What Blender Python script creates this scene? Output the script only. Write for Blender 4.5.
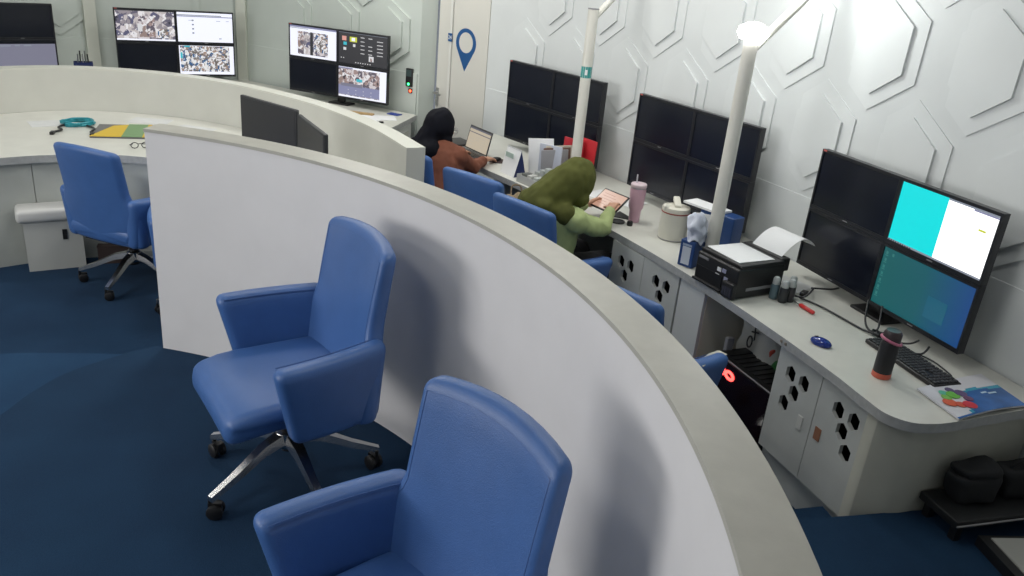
import bpy, bmesh, math, random
from mathutils import Vector, Matrix, Euler
from mathutils.geometry import tessellate_polygon

for o in list(bpy.data.objects): bpy.data.objects.remove(o)
S = bpy.context.scene
COL = S.collection
random.seed(7)
PI = math.pi
CAMZ = 2.23           # camera height above the lower floor
PLAT = 0.30           # raised platform
DESK = 0.75           # worktop height

# ------------------------------------------------------------------ camera
pitch, roll = math.radians(22.442), math.radians(-5.412)
fw = Vector((0, math.cos(pitch), -math.sin(pitch))); rt = Vector((1, 0, 0)); dn = fw.cross(rt)
cr = math.cos(roll) * rt + math.sin(roll) * dn
cd = -math.sin(roll) * rt + math.cos(roll) * dn
cam = bpy.data.cameras.new('camera'); cam.sensor_width = 36; cam.lens = 801.6 / 1024 * 36; cam.clip_start = .05
co = bpy.data.objects.new('camera', cam); COL.objects.link(co)
co.matrix_world = Matrix(((cr.x, -cd.x, -fw.x, 0), (cr.y, -cd.y, -fw.y, 0), (cr.z, -cd.z, -fw.z, CAMZ), (0, 0, 0, 1)))
S.camera = co

# ------------------------------------------------------------------ world + exposure
w = bpy.data.worlds.new('world'); S.world = w; w.use_nodes = True
w.node_tree.nodes['Background'].inputs[0].default_value = (.80, .88, 1.0, 1)
w.node_tree.nodes['Background'].inputs[1].default_value = .25
S.view_settings.view_transform = 'Standard'; S.view_settings.look = 'None'
S.view_settings.gamma = 1; S.view_settings.use_curve_mapping = False
S.view_settings.exposure = -0.08

# added side light, set at an unseen window put into the left wall
la = bpy.data.lights.new('added_side_light', 'AREA'); la.shape = 'RECTANGLE'; la.size = 1.4; la.size_y = 3.8; la.energy = 185; la.color = (1.0, .985, .965)
lo = bpy.data.objects.new('added_side_light', la); COL.objects.link(lo); lo.location = (-6.78, .2, 2.1); lo.rotation_euler = (0, -PI/2, 0)

# ceiling luminaires (position, power): the fixtures themselves are built further down
CEIL = 3.25
CEILING_LIGHTS = [(-4.0, 1.2, 20), (-4.0, 3.6, 17), (-3.4, 6.2, 17), (-1.6, 1.0, 12), (-1.6, 4.6, 18), (0.3, 2.6, 9), (0.2, 5.0, 20), (-1.4, 6.8, 30)]

# ------------------------------------------------------------------ materials
MATS = {}
def mat(name, col, rough=.5, metal=0, var=0, vscale=8, bump=0, bscale=200, spec=.5, emit=0, alpha=1, trans=0, coat=0):
    if name in MATS: return MATS[name]
    m = bpy.data.materials.new(name); m.use_nodes = True; nt = m.node_tree; b = nt.nodes['Principled BSDF']
    c = (col[0], col[1], col[2], 1)
    b.inputs['Base Color'].default_value = c; b.inputs['Roughness'].default_value = rough; b.inputs['Metallic'].default_value = metal
    b.inputs['Specular IOR Level'].default_value = spec
    if coat: b.inputs['Coat Weight'].default_value = coat; b.inputs['Coat Roughness'].default_value = .3
    if emit: b.inputs['Emission Color'].default_value = c; b.inputs['Emission Strength'].default_value = emit
    if trans: b.inputs['Transmission Weight'].default_value = trans
    if alpha < 1: b.inputs['Alpha'].default_value = alpha
    if var or bump:
        tc = nt.nodes.new('ShaderNodeTexCoord')
    if var:
        n = nt.nodes.new('ShaderNodeTexNoise'); n.inputs['Scale'].default_value = vscale; n.inputs['Detail'].default_value = 6
        nt.links.new(tc.outputs['Object'], n.inputs['Vector'])
        r = nt.nodes.new('ShaderNodeValToRGB'); r.color_ramp.elements[0].position = .3; r.color_ramp.elements[1].position = .7
        r.color_ramp.elements[0].color = (c[0]*(1-var), c[1]*(1-var), c[2]*(1-var), 1)
        r.color_ramp.elements[1].color = (min(1, c[0]*(1+var)), min(1, c[1]*(1+var)), min(1, c[2]*(1+var)), 1)
        nt.links.new(n.outputs['Fac'], r.inputs['Fac']); nt.links.new(r.outputs['Color'], b.inputs['Base Color'])
    if bump:
        n2 = nt.nodes.new('ShaderNodeTexNoise'); n2.inputs['Scale'].default_value = bscale; n2.inputs['Detail'].default_value = 4
        nt.links.new(tc.outputs['Object'], n2.inputs['Vector'])
        bp = nt.nodes.new('ShaderNodeBump'); bp.inputs['Strength'].default_value = bump; bp.inputs['Distance'].default_value = .004
        nt.links.new(n2.outputs['Fac'], bp.inputs['Height']); nt.links.new(bp.outputs['Normal'], b.inputs['Normal'])
    MATS[name] = m; return m

def emis(name, col, s=1.0):
    if name in MATS: return MATS[name]
    m = mat(name, (.015, .015, .015), rough=.3, emit=s); m.node_tree.nodes['Principled BSDF'].inputs['Emission Color'].default_value = (*col, 1); return m

def photo_mat(name, scale, palette, s=1.0):
    """a lit screen showing a busy photograph or a mosaic of camera feeds"""
    if name in MATS: return MATS[name]
    m = bpy.data.materials.new(name); m.use_nodes = True; nt = m.node_tree; b = nt.nodes['Principled BSDF']
    tc = nt.nodes.new('ShaderNodeTexCoord')
    v = nt.nodes.new('ShaderNodeTexVoronoi'); v.inputs['Scale'].default_value = scale
    n = nt.nodes.new('ShaderNodeTexNoise'); n.inputs['Scale'].default_value = scale * .9; n.inputs['Detail'].default_value = 8
    nt.links.new(tc.outputs['Object'], v.inputs['Vector']); nt.links.new(tc.outputs['Object'], n.inputs['Vector'])
    sep = nt.nodes.new('ShaderNodeSeparateColor'); nt.links.new(v.outputs['Color'], sep.inputs[0])
    mx = nt.nodes.new('ShaderNodeMath'); mx.operation = 'MULTIPLY_ADD'; mx.inputs[1].default_value = .55
    nt.links.new(sep.outputs[0], mx.inputs[0])
    ms = nt.nodes.new('ShaderNodeMath'); ms.operation = 'MULTIPLY'; ms.inputs[1].default_value = .55
    nt.links.new(n.outputs['Fac'], ms.inputs[0]); nt.links.new(ms.outputs[0], mx.inputs[2])
    r = nt.nodes.new('ShaderNodeValToRGB'); r.color_ramp.interpolation = 'CONSTANT'
    while len(r.color_ramp.elements) < len(palette): r.color_ramp.elements.new(.5)
    for i, c in enumerate(palette):
        r.color_ramp.elements[i].position = .16 + .66 * i / len(palette); r.color_ramp.elements[i].color = (*c, 1)
    nt.links.new(mx.outputs[0], r.inputs['Fac'])
    b.inputs['Base Color'].default_value = (.02, .02, .02, 1); b.inputs['Roughness'].default_value = .3
    nt.links.new(r.outputs['Color'], b.inputs['Emission Color']); b.inputs['Emission Strength'].default_value = s
    MATS[name] = m; return m

def gradient_mat(name, c0, c1, c2, s=1.0, axis='X'):
    if name in MATS: return MATS[name]
    m = bpy.data.materials.new(name); m.use_nodes = True; nt = m.node_tree; b = nt.nodes['Principled BSDF']
    tc = nt.nodes.new('ShaderNodeTexCoord'); sp = nt.nodes.new('ShaderNodeSeparateXYZ'); nt.links.new(tc.outputs['Generated'], sp.inputs[0])
    r = nt.nodes.new('ShaderNodeValToRGB'); r.color_ramp.elements[0].color = (*c0, 1); r.color_ramp.elements[1].color = (*c2, 1)
    e = r.color_ramp.elements.new(.5); e.color = (*c1, 1)
    nt.links.new(sp.outputs[axis], r.inputs['Fac']); nt.links.new(r.outputs['Color'], b.inputs['Emission Color'])
    b.inputs['Base Color'].default_value = (.02, .02, .02, 1); b.inputs['Emission Strength'].default_value = s
    MATS[name] = m; return m

def carpet_mat(name='carpet', k=1.0):
    m = bpy.data.materials.new(name); m.use_nodes = True; nt = m.node_tree; b = nt.nodes['Principled BSDF']
    tc = nt.nodes.new('ShaderNodeTexCoord')
    n = nt.nodes.new('ShaderNodeTexNoise'); n.inputs['Scale'].default_value = 220; n.inputs['Detail'].default_value = 3
    n2 = nt.nodes.new('ShaderNodeTexNoise'); n2.inputs['Scale'].default_value = 3; n2.inputs['Detail'].default_value = 4
    for tx in (n, n2): nt.links.new(tc.outputs['Object'], tx.inputs['Vector'])
    ad = nt.nodes.new('ShaderNodeMath'); ad.operation = 'MULTIPLY_ADD'; ad.inputs[1].default_value = .6
    nt.links.new(n.outputs['Fac'], ad.inputs[0])
    h = nt.nodes.new('ShaderNodeMath'); h.operation = 'MULTIPLY'; h.inputs[1].default_value = .4
    nt.links.new(n2.outputs['Fac'], h.inputs[0]); nt.links.new(h.outputs[0], ad.inputs[2])
    r = nt.nodes.new('ShaderNodeValToRGB'); r.color_ramp.elements[0].position = .3; r.color_ramp.elements[1].position = .7
    r.color_ramp.elements[0].color = (.0055*k, .022*k, .056*k, 1); r.color_ramp.elements[1].color = (.011*k, .042*k, .092*k, 1)
    nt.links.new(ad.outputs[0], r.inputs['Fac']); nt.links.new(r.outputs['Color'], b.inputs['Base Color'])
    bp = nt.nodes.new('ShaderNodeBump'); bp.inputs['Strength'].default_value = .5; bp.inputs['Distance'].default_value = .004
    nt.links.new(n.outputs['Fac'], bp.inputs['Height']); nt.links.new(bp.outputs['Normal'], b.inputs['Normal'])
    b.inputs['Roughness'].default_value = .95; b.inputs['Specular IOR Level'].default_value = .15
    b.inputs['Sheen Weight'].default_value = .03
    MATS[name] = m; return m

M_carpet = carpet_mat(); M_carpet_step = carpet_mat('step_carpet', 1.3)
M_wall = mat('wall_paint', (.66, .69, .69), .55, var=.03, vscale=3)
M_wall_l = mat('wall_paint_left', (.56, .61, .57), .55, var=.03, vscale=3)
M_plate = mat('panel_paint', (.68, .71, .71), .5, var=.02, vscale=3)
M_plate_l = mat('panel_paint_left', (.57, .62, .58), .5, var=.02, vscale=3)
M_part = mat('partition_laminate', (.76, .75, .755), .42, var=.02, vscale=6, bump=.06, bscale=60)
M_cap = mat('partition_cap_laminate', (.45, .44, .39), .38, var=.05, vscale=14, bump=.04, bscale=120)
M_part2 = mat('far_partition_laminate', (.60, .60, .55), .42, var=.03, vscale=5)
M_top = mat('worktop_laminate', (.60, .60, .55), .35, var=.04, vscale=9)
M_edge = mat('worktop_edge', (.40, .41, .41), .5, var=.1, vscale=40)
M_cab = mat('cabinet_laminate', (.55, .57, .55), .45, var=.05, vscale=7)
M_cabside = mat('cabinet_end_laminate', (.52, .52, .45), .5, var=.05, vscale=7)
M_dark = mat('cabinet_inside', (.02, .02, .02), .9)
M_leather = mat('blue_leather', (.050, .128, .345), .40, var=.05, vscale=12, bump=.22, bscale=320, spec=.5)
M_seam = mat('blue_seam', (.040, .105, .30), .5)
M_black = mat('black_plastic', (.012, .012, .013), .4, var=.1, vscale=30)
M_chrome = mat('chrome', (.62, .62, .62), .22, 1)
M_rubber = mat('castor_rubber', (.010, .010, .011), .45)
M_bezel = mat('monitor_bezel', (.011, .012, .016), .35)
M_off = mat('screen_off', (.006, .008, .016), .22)
M_grey = mat('grey_plastic', (.25, .25, .26), .5)
M_monback = mat('monitor_back', (.030, .031, .034), .5, var=.05, vscale=20)
M_white = mat('white_plastic', (.75, .75, .73), .4)
M_paper = mat('paper', (.78, .79, .80), .7, var=.02, vscale=10)
M_papergrey = mat('paper_grey', (.62, .63, .63), .7, var=.05, vscale=14)
M_pole = mat('pole_paint', (.68, .67, .61), .4, var=.02, vscale=8)
M_skin = mat('skin', (.50, .27, .18), .5)
M_teal = mat('teal_plastic', (.02, .25, .30), .4)
M_cable = mat('black_cable', (.012, .012, .015), .5)
M_steel = mat('steel', (.5, .5, .5), .3, 1)
M_red = mat('red_card', (.55, .02, .03), .5)
M_navy = mat('navy_card', (.010, .022, .10), .5)

# ------------------------------------------------------------------ mesh helpers
class MB:
    def __init__(s): s.v = []; s.f = []; s.m = []
    def add(s, vs, fs, mi=0, T=None):
        b = len(s.v)
        for p in vs:
            p = Vector(p)
            s.v.append(T @ p if T else p)
        for f in fs: s.f.append([b + i for i in f]); s.m.append(mi)
        return s
    def box(s, c, h, mi=0, T=None):
        x, y, z = c; a, b, d = h
        vs = [(x+i*a, y+j*b, z+k*d) for k in (-1, 1) for j in (-1, 1) for i in (-1, 1)]
        fs = [(0, 2, 3, 1), (4, 5, 7, 6), (0, 1, 5, 4), (2, 6, 7, 3), (0, 4, 6, 2), (1, 3, 7, 5)]
        return s.add(vs, fs, mi, T)
    def quad(s, a, b, c, d, mi=0, T=None): return s.add([a, b, c, d], [(0, 1, 2, 3)], mi, T)
    def prism(s, poly, z0, z1, mi=0, mi_side=None, T=None, holes=()):
        """poly: counter-clockwise (x,y) outline"""
        ms = mi if mi_side is None else mi_side
        loops = [list(poly)] + [list(h) for h in holes]
        flat = [p for l in loops for p in l]; n = len(flat)
        tris = tessellate_polygon([[Vector((p[0], p[1], 0)) for p in l] for l in loops])
        vs = [(p[0], p[1], z0) for p in flat] + [(p[0], p[1], z1) for p in flat]
        def ccw(t):
            a, b, c = (flat[i] for i in t)
            return (b[0]-a[0])*(c[1]-a[1]) - (b[1]-a[1])*(c[0]-a[0]) > 0
        top, bot = [], []
        for t in tris:
            t = tuple(t) if ccw(t) else tuple(reversed(t))
            top.append([i+n for i in t]); bot.append(list(reversed(t)))
        s.add(vs, top + bot, mi, T); base = len(s.v) - 2*n; o = 0
        for l in loops:
            k = len(l); ar = sum(l[i][0]*l[(i+1) % k][1]-l[(i+1) % k][0]*l[i][1] for i in range(k)); rev = (ar < 0) if l is loops[0] else (ar > 0)
            for i in range(k):
                a, b = base+o+i, base+o+(i+1) % k
                f = [a, b, b+n, a+n]
                s.f.append(f[::-1] if rev else f); s.m.append(ms)
            o += k
        return s
    def tube(s, pts, r, seg=10, mi=0, T=None, cap=True):
        pts = [Vector(p) for p in pts]; n = len(pts); rs = r if isinstance(r, (list, tuple)) else [r]*n
        vs, fs = [], []; up = Vector((0, 0, 1)); prev = None
        for i, p in enumerate(pts):
            d = (pts[min(i+1, n-1)] - pts[max(i-1, 0)]).normalized()
            a = prev if prev is not None else (up if abs(d.z) < .95 else Vector((1, 0, 0)))
            x = (a - d*a.dot(d)).normalized(); y = d.cross(x); prev = x
            for k in range(seg):
                t = 2*PI*k/seg; vs.append(p + (x*math.cos(t)+y*math.sin(t))*rs[i])
        for i in range(n-1):
            for k in range(seg):
                a, b = i*seg+k, i*seg+(k+1) % seg
                fs.append((a, b, b+seg, a+seg))
        if cap: fs.append(tuple(reversed(range(seg)))); fs.append(tuple(range((n-1)*seg, n*seg)))
        return s.add(vs, fs, mi, T)
    def lathe(s, prof, seg=24, c=(0, 0, 0), mi=0, T=None, sx=1, sy=1):
        """prof: list of (r,z) from bottom to top"""
        vs, fs = [], []; n = len(prof)
        for r, z in prof:
            for k in range(seg):
                t = 2*PI*k/seg; vs.append((c[0]+r*sx*math.cos(t), c[1]+r*sy*math.sin(t), c[2]+z))
        for i in range(n-1):
            for k in range(seg):
                a, b = i*seg+k, i*seg+(k+1) % seg; fs.append((a, b, b+seg, a+seg))
        if prof[0][0] > 1e-6: fs.append(tuple(reversed(range(seg))))
        if prof[-1][0] > 1e-6: fs.append(tuple(range((n-1)*seg, n*seg)))
        return s.add(vs, fs, mi, T)
    def rbox(s, h, r, n=(3, 3, 3), fn=None, c=(0, 0, 0), mi=0, T=None):
        """rounded box, optionally bent by fn(x,y,z)->(x,y,z) before being moved to c"""
        ax = []
        for i in range(3):
            H = h[i]; R = min(r, H*.999); inner = [-(H-R)+2*(H-R)*k/n[i] for k in range(n[i]+1)]
            ax.append([-H, -H+.25*R, -H+.6*R] + inner + [H-.6*R, H-.25*R, H])
        idx = {}; vs = []; fs = []
        N = [len(a) for a in ax]
        def vid(i, j, k):
            key = (i, j, k)
            if key not in idx:
                p = Vector((ax[0][i], ax[1][j], ax[2][k]))
                q = Vector([max(-(h[a]-min(r, h[a]*.999)), min(h[a]-min(r, h[a]*.999), p[a])) for a in range(3)])
                d = p-q
                if d.length > 1e-9: p = q + d.normalized()*min(r, min(h)*.999)
                if fn: p = Vector(fn(*p))
                idx[key] = len(vs); vs.append(p + Vector(c))
            return idx[key]
        for i in range(N[0]-1):
            for j in range(N[1]-1):
                fs.append((vid(i, j, 0), vid(i, j+1, 0), vid(i+1, j+1, 0), vid(i+1, j, 0)))
                k = N[2]-1; fs.append((vid(i, j, k), vid(i+1, j, k), vid(i+1, j+1, k), vid(i, j+1, k)))
        for i in range(N[0]-1):
            for k in range(N[2]-1):
                fs.append((vid(i, 0, k), vid(i+1, 0, k), vid(i+1, 0, k+1), vid(i, 0, k+1)))
                j = N[1]-1; fs.append((vid(i, j, k), vid(i, j, k+1), vid(i+1, j, k+1), vid(i+1, j, k)))
        for j in range(N[1]-1):
            for k in range(N[2]-1):
                fs.append((vid(0, j, k), vid(0, j, k+1), vid(0, j+1, k+1), vid(0, j+1, k)))
                i = N[0]-1; fs.append((vid(i, j, k), vid(i, j+1, k), vid(i, j+1, k+1), vid(i, j, k+1)))
        return s.add(vs, fs, mi, T)
    def sphere(s, c, r, seg=16, ring=10, mi=0, T=None, rot=None):
        rx, ry, rz = (r, r, r) if not isinstance(r, (list, tuple)) else r
        vs = [Vector((0, 0, -rz))]; fs = []
        for i in range(1, ring):
            a = -PI/2+PI*i/ring
            for k in range(seg):
                t = 2*PI*k/seg; vs.append(Vector((rx*math.cos(a)*math.cos(t), ry*math.cos(a)*math.sin(t), rz*math.sin(a))))
        vs.append(Vector((0, 0, rz))); L = len(vs)-1
        for k in range(seg): fs.append((0, 1+(k+1) % seg, 1+k)); fs.append((L, L-seg+k, L-seg+(k+1) % seg))
        for i in range(ring-2):
            for k in range(seg):
                a, b = 1+i*seg+k, 1+i*seg+(k+1) % seg; fs.append((a, b, b+seg, a+seg))
        if rot: vs = [rot @ v for v in vs]
        return s.add([v+Vector(c) for v in vs], fs, mi, T)
    def capsule(s, a, b, ra, rb, seg=14, mi=0, flat=None):
        """tapered limb; flat=(axis vector, factor) squashes it along an axis"""
        a, b = Vector(a), Vector(b); d = (b-a); L = d.length; d = d/L
        pts, rs = [], []
        for t in (-1, -.92, -.7, -.38): pts.append(a+d*ra*t); rs.append(ra*math.sqrt(max(.002, 1-t*t)))
        for t in (0, .25, .5, .75, 1): pts.append(a+d*L*t); rs.append(ra+(rb-ra)*t)
        for t in (.38, .7, .92, 1): pts.append(b+d*rb*t); rs.append(rb*math.sqrt(max(.002, 1-t*t)))
        k = len(s.v); s.tube(pts, rs, seg, mi)
        if flat:
            ax, fac = Vector(flat[0]).normalized(), flat[1]; mid = (a+b)/2
            for i in range(k, len(s.v)):
                q = s.v[i]-mid; s.v[i] = mid + q + ax*(q.dot(ax)*(fac-1))
        return s
    def mesh(s, name, mats, smooth=True, angle=38):
        me = bpy.data.meshes.new(name); me.from_pydata([tuple(v) for v in s.v], [], s.f)
        for m in (mats if isinstance(mats, (list, tuple)) else [mats]): me.materials.append(m)
        me.polygons.foreach_set('material_index', s.m)
        if smooth:
            me.polygons.foreach_set('use_smooth', [True]*len(s.f))
            me.set_sharp_from_angle(angle=math.radians(angle))
        me.update(); return me
    def build(s, name, mats, parent=None, smooth=True, angle=38, loc=None, rot=None):
        o = bpy.data.objects.new(name, s.mesh(name, mats, smooth, angle)); COL.objects.link(o)
        if parent: o.parent = parent
        if loc: o.location = loc
        if rot: o.rotation_euler = rot
        return o

def place(name, me, parent, loc=(0, 0, 0), rot=(0, 0, 0)):
    o = bpy.data.objects.new(name, me); COL.objects.link(o); o.parent = parent; o.location = loc; o.rotation_euler = rot; return o
def tag(o, label, cat, group=None):
    o['label'] = label; o['category'] = cat
    if group: o['group'] = group
    return o
def struct(o, label=None):
    o['kind'] = 'structure'
    if label: o['label'] = label
    return o
def thing(name, label, cat, loc=(0, 0, 0), rz=0, group=None):
    o = bpy.data.objects.new(name, None); COL.objects.link(o); o.empty_display_size = .1
    o.location = loc; o.rotation_euler = (0, 0, rz); return tag(o, label, cat, group)
def dup(root, loc, rz, label, group=None):
    r = root.copy(); COL.objects.link(r); r.location = loc; r.rotation_euler = (0, 0, rz); r['label'] = label
    if group: r['group'] = group
    for ch in list(root.children):
        c = ch.copy(); COL.objects.link(c); c.parent = r
        for g in list(ch.children):
            d = g.copy(); COL.objects.link(d); d.parent = c
    return r
def bez(p, n=8):
    """Catmull-Rom through points"""
    p = [Vector(q) for q in p]; out = []
    for i in range(len(p)-1):
        a, b, c, d = p[max(i-1, 0)], p[i], p[i+1], p[min(i+2, len(p)-1)]
        for k in range(n):
            t = k/n; out.append(.5*((2*b)+(c-a)*t+(2*a-5*b+4*c-d)*t*t+(3*b-a-3*c+d)*t**3))
    out.append(p[-1]); return out
def bez2(p, n=8): return [(v.x, v.y) for v in bez([(x, y, 0) for x, y in p], n)]
def text_mesh(body, size, depth=.0008):
    cu = bpy.data.curves.new('lettering', 'FONT'); cu.body = body; cu.size = size; cu.extrude = depth; cu.align_x = 'CENTER'; cu.align_y = 'CENTER'
    o = bpy.data.objects.new('lettering', cu); COL.objects.link(o)
    dg = bpy.context.evaluated_depsgraph_get(); me = bpy.data.meshes.new_from_object(o.evaluated_get(dg))
    bpy.data.objects.remove(o); return me
def arc(c, R, a0, a1, n): return [(c[0]+R*math.cos(math.radians(a0+(a1-a0)*k/n)), c[1]+R*math.sin(math.radians(a0+(a1-a0)*k/n))) for k in range(n+1)]

# ================================================================== STRUCTURE
WC, WR = (-9.002, -.846), 11.836           # circle of the right-hand wall
def wallpt(s, off=0):                       # s: arc length as used for the honeycomb; off > 0 into the room
    a = -s/WR; return (WC[0]+(WR-off)*math.cos(a), WC[1]+(WR-off)*math.sin(a))
V = [(-6.3, 5.6), (-5.35, 6.9), (-4.34, 8.08), (-3.08, 8.76), (-1.06, 7.72), wallpt(-9.70)]   # back wall facets, left to right
DOOR_A, DOOR_B = wallpt(-9.69), wallpt(-8.97)

mb = MB().prism([(-8, -3.2), (4, -3.2), (4, 10), (-8, 10)], -.1, 0); struct(mb.build('floor', M_carpet, smooth=False), 'dark blue carpet of the lower floor')
# raised platform inside the near partition, and the same level outside it on the right
PC, PRI, PRO = (-2.01, 1.09), 2.41, 2.53
plat = arc(PC, PRI+.06, -75, 81.5, 40) + bez2([(-1.66, 3.50), (-1.75, 3.47), (-1.845, 3.365), (-1.985, 3.165), (-2.04, 2.95), (-2.055, 2.77), (-2.15, 2.2), (-2.6, 1.2), (-3.3, .2), (-3.8, -1.4)], 5) + [(-3.8, -2.6), (-1.4, -2.6)]
struct(MB().prism(plat, 0, PLAT).build('floor_platform', M_carpet, smooth=False), 'raised dark blue carpeted platform under the two front chairs')
tread = bez2([(-1.72, 3.66), (-1.98, 3.64), (-2.13, 3.62), (-2.34, 3.58), (-2.54, 3.53), (-3.1, 3.3), (-3.7, 2.7), (-4.3, 1.4), (-4.6, 0)], 5) + [(-4.6, -2.6), (-3.0, -2.6), (-2.9, 0), (-1.8, 2.2), (-1.6, 3.3)]
struct(MB().prism(tread, 0, PLAT/2).build('floor_step', M_carpet_step, smooth=False), 'lower carpeted step curving off the platform')
pr = [p for p in arc(PC, PRO-.04, 36.5, -40, 24)]
rplat = pr + [(4, -1.0), (4, 3.2), (1.70, 2.72), (1.455, 2.655), (1.225, 2.598)]
rplat = list(reversed(rplat))
struct(MB().prism(rplat, 0, PLAT).build('floor_landing', M_carpet, smooth=False), 'carpeted landing at the near end of the right desk')
struct(MB().prism([(.75, 2.45), (1.225, 2.59), (1.46, 2.65), (1.41, 2.86), (1.17, 2.79), (.7, 2.66)], 0, .18).build('floor_step', M_carpet, smooth=False), 'narrow carpeted step beside the right desk')

# right wall (curved) as narrow facets, room side on the circle
def strip(pts, z0, z1, thick, name, m, label):
    """wall following pts (left to right as seen from the room)"""
    b = MB(); n = len(pts); out = []
    for i in range(n):
        d = Vector(pts[min(i+1, n-1)]) - Vector(pts[max(i-1, 0)]); d.normalize(); nrm = Vector((-d.y, d.x)); out.append((pts[i][0]+nrm.x*thick, pts[i][1]+nrm.y*thick))
    for i in range(n-1):
        a, c, e, f = pts[i], pts[i+1], out[i+1], out[i]
        vs = [(*a, z0), (*c, z0), (*e, z0), (*f, z0), (*a, z1), (*c, z1), (*e, z1), (*f, z1)]
        b.add(vs, [(0, 1, 5, 4), (2, 3, 7, 6), (4, 5, 6, 7), (0, 3, 2, 1), (3, 0, 4, 7), (1, 2, 6, 5)])
    return struct(b.build(name, m, smooth=True, angle=20), label)
s_end = 2.2
spts = [wallpt(-8.97 + (s_end+8.97)*k/46) for k in range(47)]
RW = strip(spts, 0, CEIL, .15, 'wall_right', M_wall, 'pale curved wall with raised honeycomb panels behind the right desk')

# honeycomb plates: two stacked elongated hexagons per cell, the outer one tilted so that its right side stands proud
def hexpts(hw, hs, hp): return [(0, -hp), (hw, -hs), (hw, hs), (0, hp), (-hw, hs), (-hw, -hs)]
def plate_mesh(name, pts, d_left, d_right, base, m, clip=None):
    b = MB(); hw = max(p[0] for p in pts); vs = []
    for x, z in pts: vs.append((x, 0, z))
    for x, z in pts: vs.append((x, -(d_left+(d_right-d_left)*(x+hw)/(2*hw)) - base, z))
    n = len(pts); fs = [tuple(range(n, 2*n))] + [(i, (i+1) % n, n+(i+1) % n, n+i) for i in range(n)]
    return b.add(vs, fs).mesh(name, m, smooth=False)
OUT_, INN_ = hexpts(.25, .145, .31), hexpts(.172, .112, .228)
LOWCUT = [(-.25, -.145+.0), (.25, -.145), (.25, .145), (0, .31), (-.25, .145)]
def hexes(parent, place_fn, s0, rows, count, m, tagn, dk=1.15):
    mo = plate_mesh('hexagon_panel', OUT_, .003*dk, .013*dk, 0, m); mi = plate_mesh('hexagon_panel', INN_, .009*dk, .024*dk, 0, m)
    for zc, sh in rows:
        for k in range(count):
            s = s0 + .6 * k + sh
            pos = place_fn(s)
            if not pos: continue
            (x, y), rz = pos
            for me in (mo, mi): place('hexagon_panel', me, parent, (x, y, zc), (0, 0, rz))
ROWS = [(2.49, .303), (1.975, 0), (1.46, .303)]
def right_place(s):
    if not (-8.72 < s < -3.0): return None
    a = -s/WR; return wallpt(s, -.004), a-PI/2
hexes(RW, right_place, -5.152-.606*7, ROWS, 12, M_plate, 'right')
# the flat dado below the honeycomb: a thin top moulding line
dp = [wallpt(-8.95+(8.95-1.5)*k/40, .003) for k in range(41)]
b = MB()
for i in range(40):
    a, c = dp[i], dp[i+1]; a2, c2 = wallpt(-8.95+7.45*i/40, -.01), wallpt(-8.95+7.45*(i+1)/40, -.01)
    b.add([(*a, .74), (*c, .74), (*c, 1.125), (*a, 1.125), (*a2, 1.133), (*c2, 1.133)], [(0, 1, 2, 3), (3, 2, 5, 4)])
b.build('dado_panel', M_wall, RW)

# back-left wall facets
def facet_wall(i0, i1, name, label, n_rows=True, s_off=0):
    a, c = Vector(V[i0]), Vector(V[i1]); d = (c-a); L = d.length; d.normalize(); nrm = Vector((-d.y, d.x)); rz = math.atan2(d.y, d.x)
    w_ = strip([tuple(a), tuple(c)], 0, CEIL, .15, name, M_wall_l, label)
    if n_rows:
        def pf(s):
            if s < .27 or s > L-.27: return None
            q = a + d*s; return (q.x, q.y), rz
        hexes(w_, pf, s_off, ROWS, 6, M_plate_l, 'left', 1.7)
        MB().box((L/2, -.004, .56), (L/2-.02, .008, .565)).build('dado_panel', M_wall_l, w_, smooth=False, loc=(a.x, a.y, 0), rot=(0, 0, rz))
    return w_
facet_wall(0, 1, 'wall_left', 'pale wall facet at far left of the frame', False)
facet_wall(1, 2, 'wall_back_left', 'pale grey-green wall facet behind the leftmost video wall', True, .95)
facet_wall(2, 3, 'wall_back', 'pale grey-green wall facet behind the video wall with camera feeds', True, .45)
facet_wall(3, 4, 'wall_back_right', 'pale grey-green wall facet left of the door', True, .40)
facet_wall(4, 5, 'wall_return', 'narrow cream return forming the left door jamb', False)
for k, (i, hw) in enumerate(((2, .055), (3, .05))):
    x, y = V[i]; struct(MB().box((0, 0, CEIL/2), (hw, .05, CEIL/2)).build('trim_%d' % (k+1), mat('pilaster_paint', (.60, .62, .55), .5), smooth=False, loc=(x, y-.03, 0), rot=(0, 0, (.75, .03)[k])), ('slim pilaster between the leftmost two wall facets', 'slim pilaster between the two lit video walls')[k])
# two-leaf door set into the left end of the right wall
a, c = Vector(DOOR_A), Vector(DOOR_B); d = c-a; L = d.length; rz = math.atan2(d.y, d.x)
md = mat('door_paint', (.66, .65, .60), .45)
door = struct(MB().box((L/2, .085, CEIL/2), (L/2, .03, CEIL/2)).build('door_1', M_dark, smooth=False, loc=(a.x, a.y, 0), rot=(0, 0, rz)), 'cream two-leaf door with a lever handle behind the woman in the black hijab')
lf = MB().box((.105, .02, 1.07), (.085, .02, 1.06)).build('narrow_leaf', md, door, smooth=False)
MB().box((.207, .004, 1.07), (.015, .016, 1.06)).build('meeting_strip', mat('door_strip_paint', (.72, .72, .68), .4), door, smooth=False)
MB().box((.47, .02, 1.07), (.243, .02, 1.06)).build('wide_leaf', md, door, smooth=False)
MB().box((L/2, .03, 2.17), (L/2, .03, .035)).build('door_head', md, door, smooth=False)
MB().box((L/2, .03, 2.73), (L/2, .03, .515)).build('transom_panel', M_wall_l, door, smooth=False)
h = MB(); h.rbox((.018, .006, .085), .005, (1, 1, 1), None, (.046, -.006, .925)); h.tube([(.046, -.01, .965), (.046, -.050, .965), (.056, -.056, .965), (.150, -.056, .960)], .010); h.tube([(.046, -.004, .89), (.046, -.020, .89)], .016, 12)
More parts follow.
